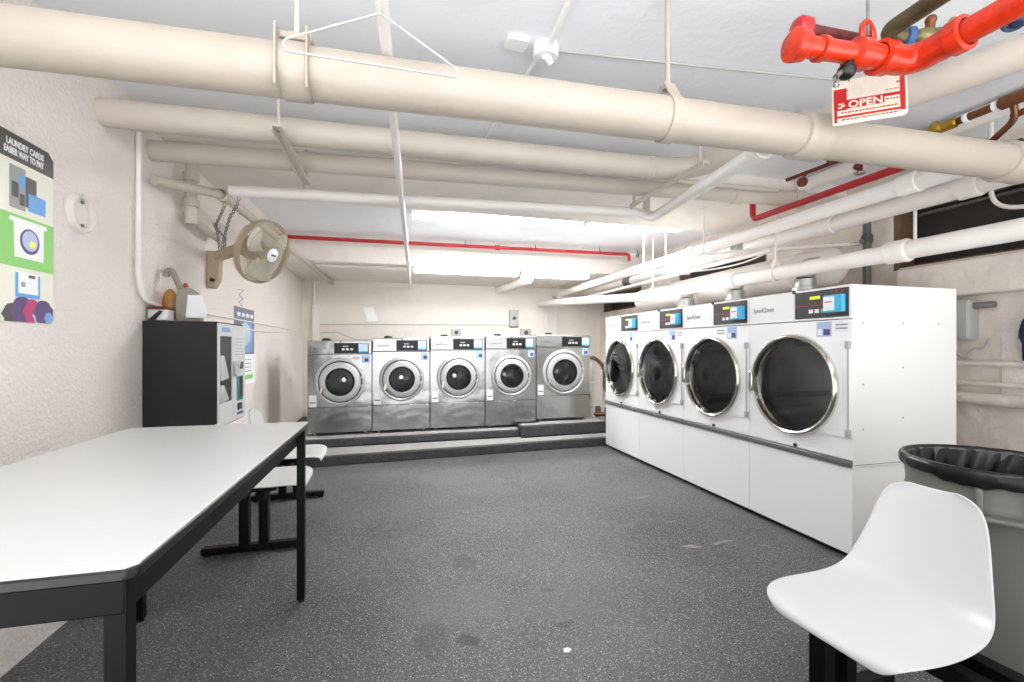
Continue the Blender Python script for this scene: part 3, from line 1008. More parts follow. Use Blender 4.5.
MB().box(fx + 0.012, fx + 0.016, 0.335, 0.455, 0.14, 0.31).build('touch_screen', 'teal', fpo)
MB().box(fx + 0.016, fx + 0.0175, 0.385, 0.455, 0.16, 0.30).build('screen_graphic', 'black', fpo)
MB().box(fx + 0.012, fx + 0.02, 0.35, 0.43, 0.075, 0.12).build('receipt_slot', 'black', fpo)
MB().box(fx + 0.012, fx + 0.015, 0.35, 0.47, 0.04, 0.058).build('label_strip', 'navy_ink', fpo)
MB().box(fx + 0.012, fx + 0.03, 0.265, 0.345, 0.32, 0.42).cyl((fx + 0.012, 0.305, 0.40), (fx + 0.04, 0.305, 0.40), 0.022).build('bill_acceptor', 'satin', fpo, bevel=0.004)
MB().box(fx + 0.012, fx + 0.022, 0.37, 0.45, 0.36, 0.41).build('coin_slot', 'black', fpo, bevel=0.003)
for q in range(6):
    MB().box(fx + 0.012, fx + 0.014, 0.28, 0.48, 0.46 + 0.022 * q, 0.464 + 0.022 * q).build('instruction_line', 'grey_ink', fpo)
MB().box(fx + 0.012, fx + 0.014, 0.05, 0.20, 0.612, 0.642).build('header_mark', 'poster_blue', fpo)

# things on top of the kiosk
dp = thing('dustpan', 'grey-beige dustpan standing on the black kiosk with its handle up', 'dustpan', (-1.30, 3.42, 1.435))
MB().prism([(-0.06, 0), (0.07, 0), (0.072, 0.12), (0.045, 0.20), (0.0, 0.235), (-0.05, 0.22), (-0.065, 0.12)], (0, 0, 0.0), (1, 0.25, 0), (0, 0, 1), (0.01, 0.05, 0)).build('pan', 'pan_grey', dp, bevel=0.012, seg=3)
MB().tube(fillet([(-0.03, 0.03, 0.19), (-0.075, 0.03, 0.30), (-0.095, 0.03, 0.345), (-0.125, 0.03, 0.335), (-0.125, 0.03, 0.30)], 0.03), [0.02] * 0 or 0.019, 14).build('handle', 'pan_grey', dp)
MB().prism([(-0.052, 0.03), (0.058, 0.03), (0.058, 0.10), (0.03, 0.18), (-0.04, 0.18)], (0.055, -0.012, 0.0), (1, 0.25, 0), (0, 0, 1), (0.0, 0.006, 0)).build('pan_lip', 'sticker', dp, bevel=0.003)
cs = thing('storage_tin', 'small silver and black tin on the kiosk below the dustpan', 'tin', (-1.39, 3.30, 1.435))
MB().box(-0.055, 0.05, -0.05, 0.05, 0, 0.075).build('tin_body', 'satin', cs, bevel=0.008)
MB().box(-0.058, 0.053, -0.053, 0.053, 0.07, 0.088).build('lid', 'rust', cs, bevel=0.006)
MB().prism([(-0.05, 0.005), (-0.01, 0.005), (0.03, 0.06), (0.01, 0.065)], (0, -0.051, 0), (1, 0, 0), (0, 0, 1), (0, -0.003, 0)).build('tin_print', 'black', cs)
sp = thing('sponge', 'amber yellow sponge standing behind the tin on the kiosk', 'sponge', (-1.405, 3.455, 1.435))
MB().ball((0, 0, 0.11), 0.11, (0.42, 0.35, 1.0)).build('sponge_body', 'amber', sp)
bt = thing('spray_bottle', 'slim purple and red bottle leaning beside the dustpan handle', 'bottle', (-1.345, 3.525, 1.435))
MB().lathe([(0, 0), (0.026, 0), (0.028, 0.02), (0.028, 0.10), (0.014, 0.14), (0.012, 0.16), (0, 0.16)], (0, 0, 0), (0, 0, 1), 20).build('bottle_body', 'purple', bt)
MB().lathe([(0, 0.16), (0.016, 0.16), (0.016, 0.25), (0.008, 0.27), (0, 0.27)], (0, 0, 0), (0, 0, 1), 16).build('cap', 'led_red', bt)

# ------------------------------------------------------------------ wall fan
fn = thing('oscillating_fan', 'tan oscillating wall fan on a bracket above the card kiosk', 'fan', (XL, 4.25, 1.76))
MB().prism([(0.0, 0.0), (0.05, 0.0), (0.085, 0.06), (0.10, 0.29), (0.09, 0.30), (0.0, 0.30)], (0.001, -0.045, 0), (1, 0, 0), (0, 0, 1), (0, 0.09, 0)).build('wall_bracket', 'tan', fn, bevel=0.01, seg=3)
hc = Vector((-0.985 - XL, 4.00 - 4.25, 2.028 - 1.76))
fnrm = Vector((0.86, -0.42, -0.34)).normalized()
MB().bar((0.05, 0.0, 0.255), tuple(hc - fnrm * 0.16 + Vector((-0.02, 0.02, 0))), 0.07, 0.075).build('arm', 'tan', fn, bevel=0.012, seg=3)
MB().lathe([(0.0, -0.22), (0.05, -0.215), (0.085, -0.18), (0.092, -0.12), (0.085, -0.07), (0, -0.07)], hc, fnrm, 32).build('motor_housing', 'tan', fn)
MB().cyl((0.05, -0.05, 0.06), (0.05, -0.075, 0.06), 0.016, n=16).build('switch_knob', 'black', fn)
FR = 0.248
rim = MB().lathe([(FR - 0.004, -0.026), (FR + 0.007, -0.026), (FR + 0.007, 0.014), (FR - 0.004, 0.014)], hc, fnrm, 64, close=True).build('grille_rim', 'tan', fn)
aa = Vector((0, 0, 1)).cross(fnrm).normalized()
bb = fnrm.cross(aa)
gf = MB()
gb = MB()
for k in range(84):
    a = 2 * PI * k / 84
    e = aa * math.cos(a) + bb * math.sin(a)
    e2 = aa * math.cos(a + 0.12) + bb * math.sin(a + 0.12)
    gf.tube([hc + e * 0.055 + fnrm * 0.085, hc + (e * 0.6 + e2 * 0.4) * 0.16 + fnrm * 0.075, hc + e2 * (FR - 0.025) + fnrm * 0.05, hc + e2 * FR + fnrm * 0.01], 0.0015, 4, caps=False)
    if True:
        gb.tube([hc + e * 0.08 - fnrm * 0.085, hc + e * 0.22 - fnrm * 0.075, hc + e * (FR - 0.012) - fnrm * 0.06, hc + e * FR - fnrm * 0.026], 0.0018, 4, caps=False)
for r_, h_ in ((0.11, 0.082), (0.165, 0.074), (0.22, 0.055)):
    gf.torus(hc + fnrm * h_, fnrm, r_, 0.0018, 48, 5)
gf.build('front_grille', 'fan_wire', fn)
gb.build('rear_grille', 'fan_wire', fn)
MB().lathe([(0, 0.094), (0.04, 0.092), (0.056, 0.084), (0.056, 0.078), (0, 0.078)], hc, fnrm, 32).build('badge', 'sticker', fn)
MB().obox(hc + fnrm * 0.0945, (0.05, 0.014, 0.002), Matrix((aa, bb, fnrm)).transposed()).build('badge_print', 'dark_ink', fn)
MB().lathe([(0, 0.035), (0.05, 0.03), (0.06, 0.0), (0.06, -0.06), (0, -0.06)], hc, fnrm, 24).build('blade_hub', 'tan', fn)
for q in range(3):
    a0 = 2 * PI * q / 3 + 0.5
    vs = []
    nr, na = 8, 8
    for i in range(nr + 1):
        r = 0.05 + 0.18 * i / nr
        half = 0.42 + 0.22 * math.sin(PI * min(1, i / nr * 1.05) * 0.8)
        for j in range(na + 1):
            t = -1 + 2 * j / na
            e = a0 + t * half * (0.62 if i == 0 else 1.0) * (1 if i < nr else 0.72)
            vs.append(hc + (aa * math.cos(e) + bb * math.sin(e)) * r + fnrm * (0.012 + 0.028 * t))
    fs = [(i * (na + 1) + j, i * (na + 1) + j + 1, (i + 1) * (na + 1) + j + 1, (i + 1) * (na + 1) + j) for i in range(nr) for j in range(na)]
    bl = MB().add(vs, fs).build('blade', 'fan_blade', fn)
    md = bl.modifiers.new('thick', 'SOLIDIFY')
    md.thickness = 0.003

# chain between the corner pipe and the fan
cb = MB()


def chain(mb, pts, L=0.026):
    P = [Vector(p) for p in pts]
    seg = []
    for i in range(len(P) - 1):
        m = max(1, int((P[i + 1] - P[i]).length / L))
        seg += [P[i].lerp(P[i + 1], k / m) for k in range(m)]
    seg.append(P[-1])
    for i in range(len(seg) - 1):
        c = (seg[i] + seg[i + 1]) / 2
        d = (seg[i + 1] - seg[i]).normalized()
        a = d.cross(Vector((0.3, 0.9, 0.2))).normalized()
        s = a if i % 2 else d.cross(a)
        ring = [c + d * math.cos(2 * PI * q / 10) * L * 0.72 + s * math.sin(2 * PI * q / 10) * L * 0.42 for q in range(10)]
        mb.tube(ring, 0.0036, 6, closed=True)


chain(cb, [(-1.17, 3.78, 2.43), (-1.10, 3.80, 2.40), (-1.12, 3.81, 2.33), (-1.20, 3.92, 2.27), (-1.29, 4.10, 2.18), (-1.33, 4.22, 2.07)])
chain(cb, [(-1.17, 3.80, 2.43), (-1.23, 3.86, 2.30), (-1.34, 4.06, 2.24), (-1.36, 4.20, 2.07)])
chain(cb, [(-1.36, 4.06, 2.25), (-1.31, 4.14, 2.16), (-1.345, 4.20, 2.075)])
tag(cb.build('chain', 'steel', loc=(-1.2, 3.9, 2.3)), 'loose steel chain looped from the corner pipe down to the fan arm', 'chain')

# ------------------------------------------------------------------ posters and small wall items
ps = thing('laundry_poster', 'tall poster with charcoal header and green band on the left wall above the table', 'poster', (XL, 1.90, 1.375))
pw, ph = 0.575, 0.75
yv = (0, 1, 0)
def pbox(y0, y1, z0, z1, t0, t1):
    return MB().box(t0, t1, y0, y1, z0, z1)
pbox(0, pw, 0, ph, 0.0005, 0.004).build('sheet', 'poster_cream', ps)
MB().prism([(0, 0.645), (pw, 0.645), (pw, ph - 0.03), (pw - 0.03, ph), (0, ph)], (0.004, 0, 0), (0, 1, 0), (0, 0, 1), (0.0012, 0, 0)).build('header', 'poster_dark', ps)
pbox(0, pw, 0.222, 0.432, 0.004, 0.0052).build('green_band', 'poster_green', ps)
tm = lambda y, z: frame_mtx((0.0056, y, z), (0, 1, 0), (0, 0, 1))
text('LAUNDRY CARDS', 0.036, tm(0.515, 0.700), 'sticker', 'headline', ps, align='RIGHT', sx=0.68, bold=0.0012)
text('EASIER WAY TO PAY', 0.036, tm(0.515, 0.666), 'sticker', 'headline', ps, align='RIGHT', sx=0.62, bold=0.0012)
# pictured machine + card
g = pbox(0.335, 0.415, 0.455, 0.625, 0.004, 0.0056).build('picture_machine', 'grey_ink', ps)
pbox(0.415, 0.475, 0.475, 0.60, 0.004, 0.0056).build('picture_machine_side', 'poster_dark', ps)
pbox(0.385, 0.412, 0.545, 0.60, 0.0056, 0.0064).build('picture_screen', 'poster_skyblue', ps)
pbox(0.345, 0.378, 0.50, 0.56, 0.0056, 0.0064).build('picture_slot', 'dark_ink', ps)
pbox(0.385, 0.41, 0.475, 0.52, 0.0056, 0.0064).build('picture_keypad', 'dark_ink', ps)
pbox(0.43, 0.525, 0.462, 0.535, 0.0058, 0.0068).build('picture_card', 'poster_skyblue', ps)
pbox(0.445, 0.47, 0.505, 0.52, 0.0068, 0.0074).build('picture_card_mark', 'poster_blue', ps)
# washing tub picture on the green band
MB().prism([(0.36, 0.262), (0.515, 0.262), (0.515, 0.40), (0.535, 0.405), (0.53, 0.42), (0.335, 0.42), (0.33, 0.405), (0.355, 0.40)], (0.0052, 0, 0), (0, 1, 0), (0, 0, 1), (0.001, 0, 0)).build('picture_washer', 'paper', ps)
MB().lathe([(0, 0.001), (0.052, 0.001), (0.052, 0), (0, 0)], (0.0062, 0.437, 0.335), (1, 0, 0), 32).build('picture_door', 'purple', ps)
MB().lathe([(0, 0.001), (0.042, 0.001), (0.042, 0), (0, 0)], (0.0070, 0.437, 0.338), (1, 0, 0), 32).build('picture_glass', 'blue_sticker', ps)
MB().lathe([(0, 0.001), (0.016, 0.001), (0.016, 0), (0, 0)], (0.0078, 0.448, 0.325), (1, 0, 0), 24).build('picture_foam', 'brass', ps)
# soap box and clothes pictures
pbox(0.365, 0.495, 0.102, 0.20, 0.004, 0.0055).build('picture_packet', 'poster_skyblue', ps)
pbox(0.378, 0.482, 0.118, 0.205, 0.0055, 0.0065).build('picture_packet_face', 'paper', ps)
pbox(0.43, 0.465, 0.185, 0.197, 0.0065, 0.0072).build('picture_packet_print', 'dark_ink', ps)
pbox(0.39, 0.412, 0.145, 0.165, 0.0065, 0.0072).build('picture_packet_print', 'grey_ink', ps)
for (yy, zz, ry, rz, mm) in ((0.35, 0.03, 0.05, 0.045, 'dark_ink'), (0.40, 0.045, 0.06, 0.06, 'purple'), (0.45, 0.045, 0.045, 0.055, 'magenta'), (0.515, 0.045, 0.055, 0.055, 'purple'), (0.50, 0.03, 0.045, 0.042, 'blue_sticker'), (0.545, 0.025, 0.025, 0.025, 'poster_blue')):
    pts = [(yy + ry * math.cos(2 * PI * q / 18) * (1 + 0.12 * math.sin(q * 2.3)), max(0.002, zz + rz * math.sin(2 * PI * q / 18))) for q in range(18)]
    MB().prism(pts, (0.0055 + 0.0004 * yy, 0, 0), (0, 1, 0), (0, 0, 1), (0.0008, 0, 0)).build('picture_clothes', mm, ps)

p2 = thing('card_poster', 'slate blue and white poster on the left wall behind the card kiosk', 'poster', (XL, 4.86, 0.89))
MB().box(0.0005, 0.004, 0.02, 0.66, 0.31, 0.78).build('sheet', 'poster_grey', p2)
MB().box(0.0005, 0.0035, 0.02, 0.70, 0.0, 0.31).build('lower_sheet', 'paper', p2)
MB().box(0.004, 0.005, 0.30, 0.60, 0.33, 0.66).build('blue_panel', 'poster_blue', p2, bevel=0.0)
MB().prism([(0.35 + 0.17 * math.cos(2 * PI * q / 24), 0.52 + 0.12 * math.sin(2 * PI * q / 24)) for q in range(24)], (0.005, 0, 0), (0, 1, 0), (0, 0, 1), (0.001, 0, 0)).build('round_graphic', 'screen_blue', p2)
MB().box(0.0035, 0.0045, 0.30, 0.62, 0.05, 0.095).build('green_button', 'poster_green', p2)
for q in range(4):
    MB().box(0.004, 0.005, 0.10 + 0.14 * q, 0.20 + 0.14 * q, 0.69, 0.73).build('header_letter', 'sticker', p2)
    MB().box(0.0035, 0.0045, 0.34, 0.55, 0.13 + 0.04 * q, 0.138 + 0.04 * q).build('text_line', 'grey_ink', p2)

M['plate'] = mat('cream_cover_plate', (222, 216, 206), 0.5)
sd = thing('wall_cover_plate', 'round cream cover plate on the stucco wall beside the tall poster', 'cover plate', (XL, 2.655, 1.92))
MB().lathe([(0, 0.004), (0.095, 0.004), (0.098, 0.0)], (0, 0, 0), (1, 0, 0), 48).build('base', 'plate', sd)
MB().lathe([(0.068, 0.004), (0.070, 0.020), (0.084, 0.026), (0.094, 0.018), (0.096, 0.004)], (0, 0, 0), (1, 0, 0), 48).build('ring', 'plate', sd)
for zz in (-0.056, 0.056):
    MB().cyl((0.004, 0.012, zz), (0.012, 0.012, zz), 0.008, n=10).build('screw', 'seam', sd)

pipe('wall_conduit', 'thin white conduit running down the stucco wall and curving behind the kiosk', [(XL + 0.02, 3.15, 2.62), (XL + 0.02, 3.14, 1.68), (XL + 0.02, 3.20, 1.56), (XL + 0.02, 3.55, 1.515), (XL + 0.02, 4.1, 1.50)], 0.014, 'wpipe', 'conduit', bend=0.12)
pipe('wall_cable', 'upper white cable stapled along the stucco wall from kiosk to back corner', [(XL + 0.008, 3.65, 1.545), (XL + 0.008, 5.7, 1.54), (XL + 0.008, 8.2, 1.53)], 0.008, 'wpipe', 'cable', n=8)
pipe('wall_cable', 'lower white cable along the stucco wall at poster height', [(XL + 0.008, 4.1, 1.46), (XL + 0.008, 5.7, 1.455), (XL + 0.008, 8.2, 1.50)], 0.008, 'wpipe', 'cable', n=8)
sk = MB()
sk.tube([(XL + 0.002, 4.98, 1.84), (XL + 0.002, 5.16, 1.85), (XL + 0.002, 5.02, 1.79), (XL + 0.002, 5.15, 1.76), (XL + 0.002, 5.02, 1.72), (XL + 0.002, 5.13, 1.68)], 0.003, 6)
tag(sk.build('pencil_scribble', 'grey_ink', loc=(XL, 5.06, 1.76)), 'faint grey zigzag scribble on the wall below the fan', 'scribble')

# back wall items
cv = thing('pipe_chase', 'white vertical conduit with a boxed lower half in the back left corner', 'conduit', (-1.245, YB, 0.105))
MB().box(-0.05, 0.05, -0.07, 0, 0, 1.87).build('cover', 'wpipe', cv, bevel=0.006)
MB().cyl((-0.03, -0.03, 1.87), (-0.03, -0.03, 2.30), 0.022).build('conduit', 'wpipe', cv)
bx = thing('switch_box', 'grey switch box on the back wall above the fourth washer', 'switch box', (2.21, YB, 1.655))
MB().box(-0.085, 0.085, -0.07, 0, 0.0, 0.315).build('box', 'grey_box', bx, bevel=0.012)
MB().box(-0.065, 0.065, -0.078, -0.069, 0.03, 0.285).build('cover', 'grey_box', bx, bevel=0.006)
MB().cyl((0.0, -0.078, 0.16), (0.0, -0.11, 0.16), 0.03, n=20).build('knob', 'dark_ink', bx)
pg = tag(MB().prism([(-0.12, 0.24), (0.04, 0.25), (0.13, 0.02), (0.06, 0.0), (-0.05, 0.0)], (-0.36, YB - 0.004, 1.72), (1, 0, 0), (0, 0, 1), (0, -0.004, 0)).build('paper_notice', 'paper', loc=(-0.36, YB, 1.72)), 'small crooked white paper stuck on the back wall above the washers', 'paper')
pipe('wall_cable', 'thin grey cable running level across the back wall to the switch box', [(-1.18, YB - 0.008, 1.66), (2.13, YB - 0.008, 1.69)], 0.007, 'grey_box', 'cable', n=8)
pipe('wall_cable', 'lower cable sagging along the back wall just above the washers', [(-1.18, YB - 0.008, 1.52), (-0.9, YB - 0.008, 1.53), (-0.6, YB - 0.008, 1.40), (2.75, YB - 0.008, 1.455), (3.6, YB - 0.008, 1.47)], 0.007, 'grey_box', 'cable', n=8)
for q, (xx, nm) in enumerate(((2.86, 'thin white riser on the back wall nearest the switch box'), (3.06, 'thin white riser on the back wall nearest the dryers'))):
    pipe('riser_pipe', nm, [(xx, YB - 0.03, 1.35), (xx, YB - 0.03, 2.06)], 0.016, 'wpipe', group='thin risers on the back wall', n=12)
for (xx, nm, s) in ((1.13, 'small white square box on the back wall above the third washer', 0.09), (2.45, 'small dark square box on the back wall above the last washers', 0.10)):
    o = thing('junction_box', nm, 'junction box', (xx, YB, 1.47))
    MB().box(-s, s, -0.06, 0, 0, s * 1.5).build('box', 'grey_box', o, bevel=0.008)
    MB().disc((0, -0.061, s * 0.75), (0, -1, 0), s * 0.4, 0.01).build('knockout', 'dark_ink', o)
# hoses beside the last washer
pipe('water_hose', 'brown braided hose arching from the last washer towards the dryers', [(2.705, 6.15, 1.10), (2.95, 6.35, 1.13), (3.25, 6.55, 0.95), (3.25, 6.6, 0.60), (3.45, 6.6, 0.45)], 0.03, 'hose', 'hose', bend=0.2, n=14)
st = thing('supply_pipes', 'white painted supply pipes with a valve between last washer and dryers', 'pipes', (3.05, 6.6, 0.105))
MB().cyl((0, 0, 0), (0, 0, 0.95), 0.04).build('riser', 'wpipe', st)
MB().cyl((0.22, 0.1, 0), (0.22, 0.1, 0.8), 0.03).build('riser', 'wpipe', st)
MB().torus((0, 0, 0.25), (0, 0, 1), 0.042, 0.014, 24, 8).torus((0, 0, 0.6), (0, 0, 1), 0.042, 0.014, 24, 8).build('coupling', 'wpipe', st)
MB().tube(fillet([(0.0, 0, 0.12), (0.2, -0.1, 0.12), (0.35, -0.1, 0.04)], 0.1), 0.035, 14).build('trap', 'copper', st)
MB().box(-0.10, -0.05, -0.04, 0.04, 0.35, 0.45).build('valve', 'dark_ink', st, bevel=0.01)

# ------------------------------------------------------------------ overhead pipes
A0 = Vector((-1.46, 1.73, 2.215)); A1 = Vector((3.62, 1.575, 2.215))
BIG = lambda x: A0.lerp(A1, (x + 1.46) / (3.62 + 1.46))
bigp = pipe('drain_main', 'thick cream drain pipe crossing the whole room below the ceiling, nearest the viewer', [A0, A1], 0.0855, 'main_pipe', n=40)
bd = (A1 - A0).normalized()
for x in (1.80, 3.05):
    collar(BIG(x), bd, 0.0855, 0.14 if x < 2 else 0.17, A0, 0.016).build('coupling', 'main_pipe', bigp)
clevis(bigp, BIG(1.10), bd, 0.087, CEIL, 'main_pipe', w=0.05, rod=0.011)
# shaped clamp plates near the hanger
cl = ring_strap(BIG(-0.315), bd, 0.0865, 0.09, A0, 0.006)
c = BIG(-0.315) - A0
for dx in (-0.047, 0.047):
    cl.box(c.x + dx - 0.004, c.x + dx + 0.004, c.y - 0.105, c.y - 0.03, c.z - 0.10, c.z + 0.10)
cl.box(c.x - 0.05, c.x + 0.055, c.y - 0.05, c.y + 0.05, c.z + 0.085, c.z + 0.108)
cl.build('clamp', 'main_pipe', bigp, bevel=0.003)
MB().cyl(c + Vector((0, 0, 0.10)), c + Vector((0, 0, CEIL - 2.215)), 0.009, n=12).build('clamp_rod', 'pipe', bigp)

pa = pipe('drain_pipe', 'cream pipe behind the thick main, bending near the dryers to return overhead', [(-1.46, 2.84, 2.50), (1.97, 2.76, 2.50), (2.52, 1.32, 2.50), (3.0, 0.05, 2.50)], 0.072, 'pipe', bend=0.22, n=32)
o0 = pa.location
collar((1.70, 2.766, 2.50), (1, -0.02, 0), 0.072, 0.05, o0, 0.006).build('coupling', 'pipe', pa)
collar((2.17, 2.24, 2.50), (0.36, -0.93, 0), 0.072, 0.06, o0, 0.010).build('coupling', 'pipe', pa)
pipe('thin_conduit', 'narrow cream conduit running level just beneath the bent pipe', [(-1.45, 3.08, 2.535), (3.0, 3.00, 2.535)], 0.019, 'pipe', 'conduit', n=14)
pb = pipe('drain_pipe', 'cream pipe under the beam, second behind the thick main, ending in a coupling', [(-1.46, 3.33, 2.505), (3.30, 3.06, 2.505)], 0.062, 'pipe', n=28)
collar((3.26, 3.062, 2.505), (1, -0.057, 0), 0.062, 0.10, pb.location, 0.014).build('coupling', 'pipe', pb)
collar((2.70, 3.095, 2.505), (1, -0.057, 0), 0.062, 0.10, pb.location, 0.010).build('coupling', 'pipe', pb)
pd = pipe('branch_pipe', 'white pipe from the corner elbow along the beam, then angling forward into the thick main', [(-1.13, 3.69, 2.402), (2.02, 3.42, 2.402), (2.06, 3.30, 2.33), (1.73, 1.76, 2.235)], 0.040, 'wpipe', bend=0.12, n=24)
MB().cyl(Vector((2.05, 3.38, 2.36)) - pd.location, Vector((2.05, 3.38, 2.64)) - pd.location, 0.03).build('riser', 'pipe', pd)
collar((1.755, 1.86, 2.243), (-0.2, -0.97, -0.06), 0.040, 0.09, pd.location, 0.016).build('coupling', 'wpipe', pd)
pc = pipe('corner_pipe', 'cream pipe turning the left corner and running back along the left wall behind the fan', [(-1.415, 3.27, 2.30), (-1.19, 3.70, 2.375), (-1.09, 5.7, 2.375), (-0.985, 8.29, 2.36)], 0.032, 'pipe', bend=0.10, n=20)
collar((-1.185, 3.74, 2.375), (0.05, 1, 0), 0.032, 0.08, pc.location, 0.016).build('elbow_collar', 'pipe', pc)
sk = thing('drain_stub', 'painted drain stub with collars against the left wall above the fan', 'pipe', (-1.385, 3.72, 2.15))
MB().lathe([(0, 0), (0.04, 0), (0.04, 0.12), (0.052, 0.125), (0.052, 0.17), (0.038, 0.175), (0.038, 0.30), (0.05, 0.305), (0.05, 0.36), (0.036, 0.365), (0.036, 0.48), (0, 0.48)], (0, 0, 0), (0, 0, 1), 24).build('stub', 'pipe', sk)
MB().tube(fillet([(0.0, 0.0, 0.05), (0.0, 0.30, 0.02), (0.0, 0.55, 0.02)], 0.1), 0.03, 16).build('side_arm', 'pipe', sk)
for (x, y0, y1, nm) in ((-0.575, 2.56, 3.45, 'flat cream support bar under the pipes near the left wall'), (1.87, 2.40, 3.30, 'flat cream support bar under the pipes by the white branch')):
    o = thing('support_bar', nm, 'pipe support', (x, y0, 2.405), 0, 'support bars under the cross pipes')
    MB().box(-0.022, 0.022, 0, y1 - y0, 0, 0.018).box(-0.022, -0.016, 0, y1 - y0, -0.022, 0).build('bar', 'pipe', o, bevel=0.002)
    MB().cyl((0, 0.06, 0), (0, 0.06, CEIL - 2.405), 0.009, n=12).build('rod', 'pipe', o)
    MB().cyl((0, y1 - y0 - 0.03, 0), (0, y1 - y0 - 0.03, 2.64 - 2.405), 0.009, n=12).build('rod', 'pipe', o)

# long strut conduit running front to back
sc = pipe('strut_conduit', 'long straight white conduit running from the viewer to the back wall below the pipes', [(-0.125, -0.4, 2.326), (0.32, 8.28, 2.326)], 0.020, 'wpipe', 'conduit', n=16)
for (y, zt) in ((0.9, CEIL - 0.002), (5.6, CEIL - 0.002)):
    x = -0.125 + (y + 0.4) / 8.69 * 0.445
    MB().cyl(Vector((x, y, 2.34)) - sc.location, Vector((x, y, zt)) - sc.location, 0.006, n=8).build('rod', 'wpipe', sc)
pipe('soffit_conduit', 'short white conduit under the rear soffit edge left of the light', [(-1.00, 6.62, 2.384), (0.22, 6.62, 2.385)], 0.02, 'wpipe', 'conduit', n=12)

# wire clothes hanger
hg = MB()
ap = Vector((-0.035, 1.44, 2.290)); lf = Vector((-0.311, 1.47, 2.182)); lb = Vector((-0.309, 1.47, 2.150)); rt = Vector((0.207, 1.47, 2.172)); rb = Vector((0.203, 1.47, 2.148))
hg.tube(fillet([ap, lf, lb, rb, rt, ap], 0.02, 6), 0.0036, 10)
hg.tube([ap, (-0.034, 1.44, 2.335), (-0.033, 1.45, 2.356), (-0.031, 1.465, 2.354), (-0.03, 1.475, 2.335)], 0.0036, 10)
M['pale_wire'] = mat('pale_grey_wire', (178, 178, 170), 0.45)
tag(hg.build('clothes_hanger', 'pale_wire', loc=ap), 'pale wire clothes hanger hooked on the long conduit in front of the thick drain pipe', 'clothes hanger')

# red sprinkler pipe along the soffit
rp = pipe('sprinkler_pipe', 'thin dark red sprinkler pipe crossing in front of the rear soffit', [(-1.45, 6.27, 2.665), (3.42, 6.12, 2.655), (3.42, 6.12, 2.56)], 0.024, 'red', bend=0.05, n=16)
for x in (0.97, 1.97, 2.95):
    y = 6.27 - (x + 1.45) * 0.031
    h = MB().cyl(Vector((x, y - 0.0, 2.67)) - rp.location, Vector((x, y, CEIL)) - rp.location, 0.006, n=8)
    h.torus(Vector((x, y, 2.663)) - rp.location, (1, -0.03, 0), 0.027, 0.004, 20, 6)
    h.build('pipe_hanger', 'dark_ink', rp)
collar((1.42, 6.181, 2.659), (1, -0.03, 0), 0.024, 0.07, rp.location, 0.012).build('coupling', 'red', rp)
MB().lathe([(0, 0), (0.02, 0.0), (0.026, 0.03), (0.014, 0.06), (0.012, 0.11), (0, 0.11)], Vector((3.52, 6.05, 2.60)) - rp.location, (0, 0, 1), 14).build('sprinkler_head', 'steel', rp)

# pipes along the right side
p5 = pipe('drain_pipe', 'white pipe above the dryer fronts, inner one of the long pair to the back wall', [(3.03, 1.74, 2.262), (3.03, 8.29, 2.262)], 0.052, 'wpipe', n=24)
p6 = pipe('drain_pipe', 'white pipe above the dryers, outer one of the long pair to the back wall', [(3.46, 1.74, 2.268), (3.46, 8.29, 2.268)], 0.058, 'wpipe', n=24)
for (p, x, r, zc) in ((p5, 3.03, 0.052, 2.262), (p6, 3.46, 0.058, 2.268)):
    for y in ((2.05, 4.1) if x < 3.2 else (2.0, 2.95, 4.3)):
        collar((x, y, zc), (0, 1, 0), r, 0.11, p.location, 0.014).build('coupling', 'wpipe', p)
MB().lathe([(0.060, 6.05), (0.072, 6.06), (0.072, 6.13), (0.062, 6.14), (0.074, 6.16), (0.074, 6.24), (0.060, 6.25)], (0, -1.70, 0), (0, 1, 0), 24).build('rubber_coupling', 'dark_ink', p6)
pipe('sprinkler_pipe', 'short bright red pipe over the inner white pipe by the dryers', [(3.04, 1.85, 2.385), (3.04, 3.30, 2.385), (3.04, 3.30, 2.64)], 0.025, 'red', bend=0.06, n=16)
pipe('thin_conduit', 'thin white conduit between the long white pair above the dryers', [(3.24, 3.3, 2.13), (3.24, 8.29, 2.13)], 0.02, 'wpipe', 'conduit', n=14)
p7 = pipe('drain_pipe', 'white pipe low over the dryer tops with bell couplings, bending to the back wall', [(3.30, -0.6, 1.905), (3.27, 2.5, 1.912), (3.14, 5.35, 1.93), (2.74, 8.29, 2.11)], 0.060, 'wpipe', bend=0.15, n=28)
for y in (2.28, 3.75, 5.2):
    x = 3.27 - max(0, (y - 2.5)) * 0.0456
    collar((x, y, 1.912 + max(0, y - 2.5) * 0.006), (-0.04, 1, 0), 0.060, 0.13, p7.location, 0.018).build('coupling', 'wpipe', p7)
for y in (3.25, 5.05):
    x = 3.27 - (y - 2.5) * 0.0456
    clevis(p7, (x, y, 1.915), (-0.04, 1, 0), 0.062, 2.62, 'wpipe', w=0.035, rod=0.007)
pipe('soffit_pipe', 'fat white pipe stub from the back wall running forward under the soffit behind the light', [(1.92, 8.29, 2.33), (2.05, 6.75, 2.33)], 0.068, 'wpipe', n=24)
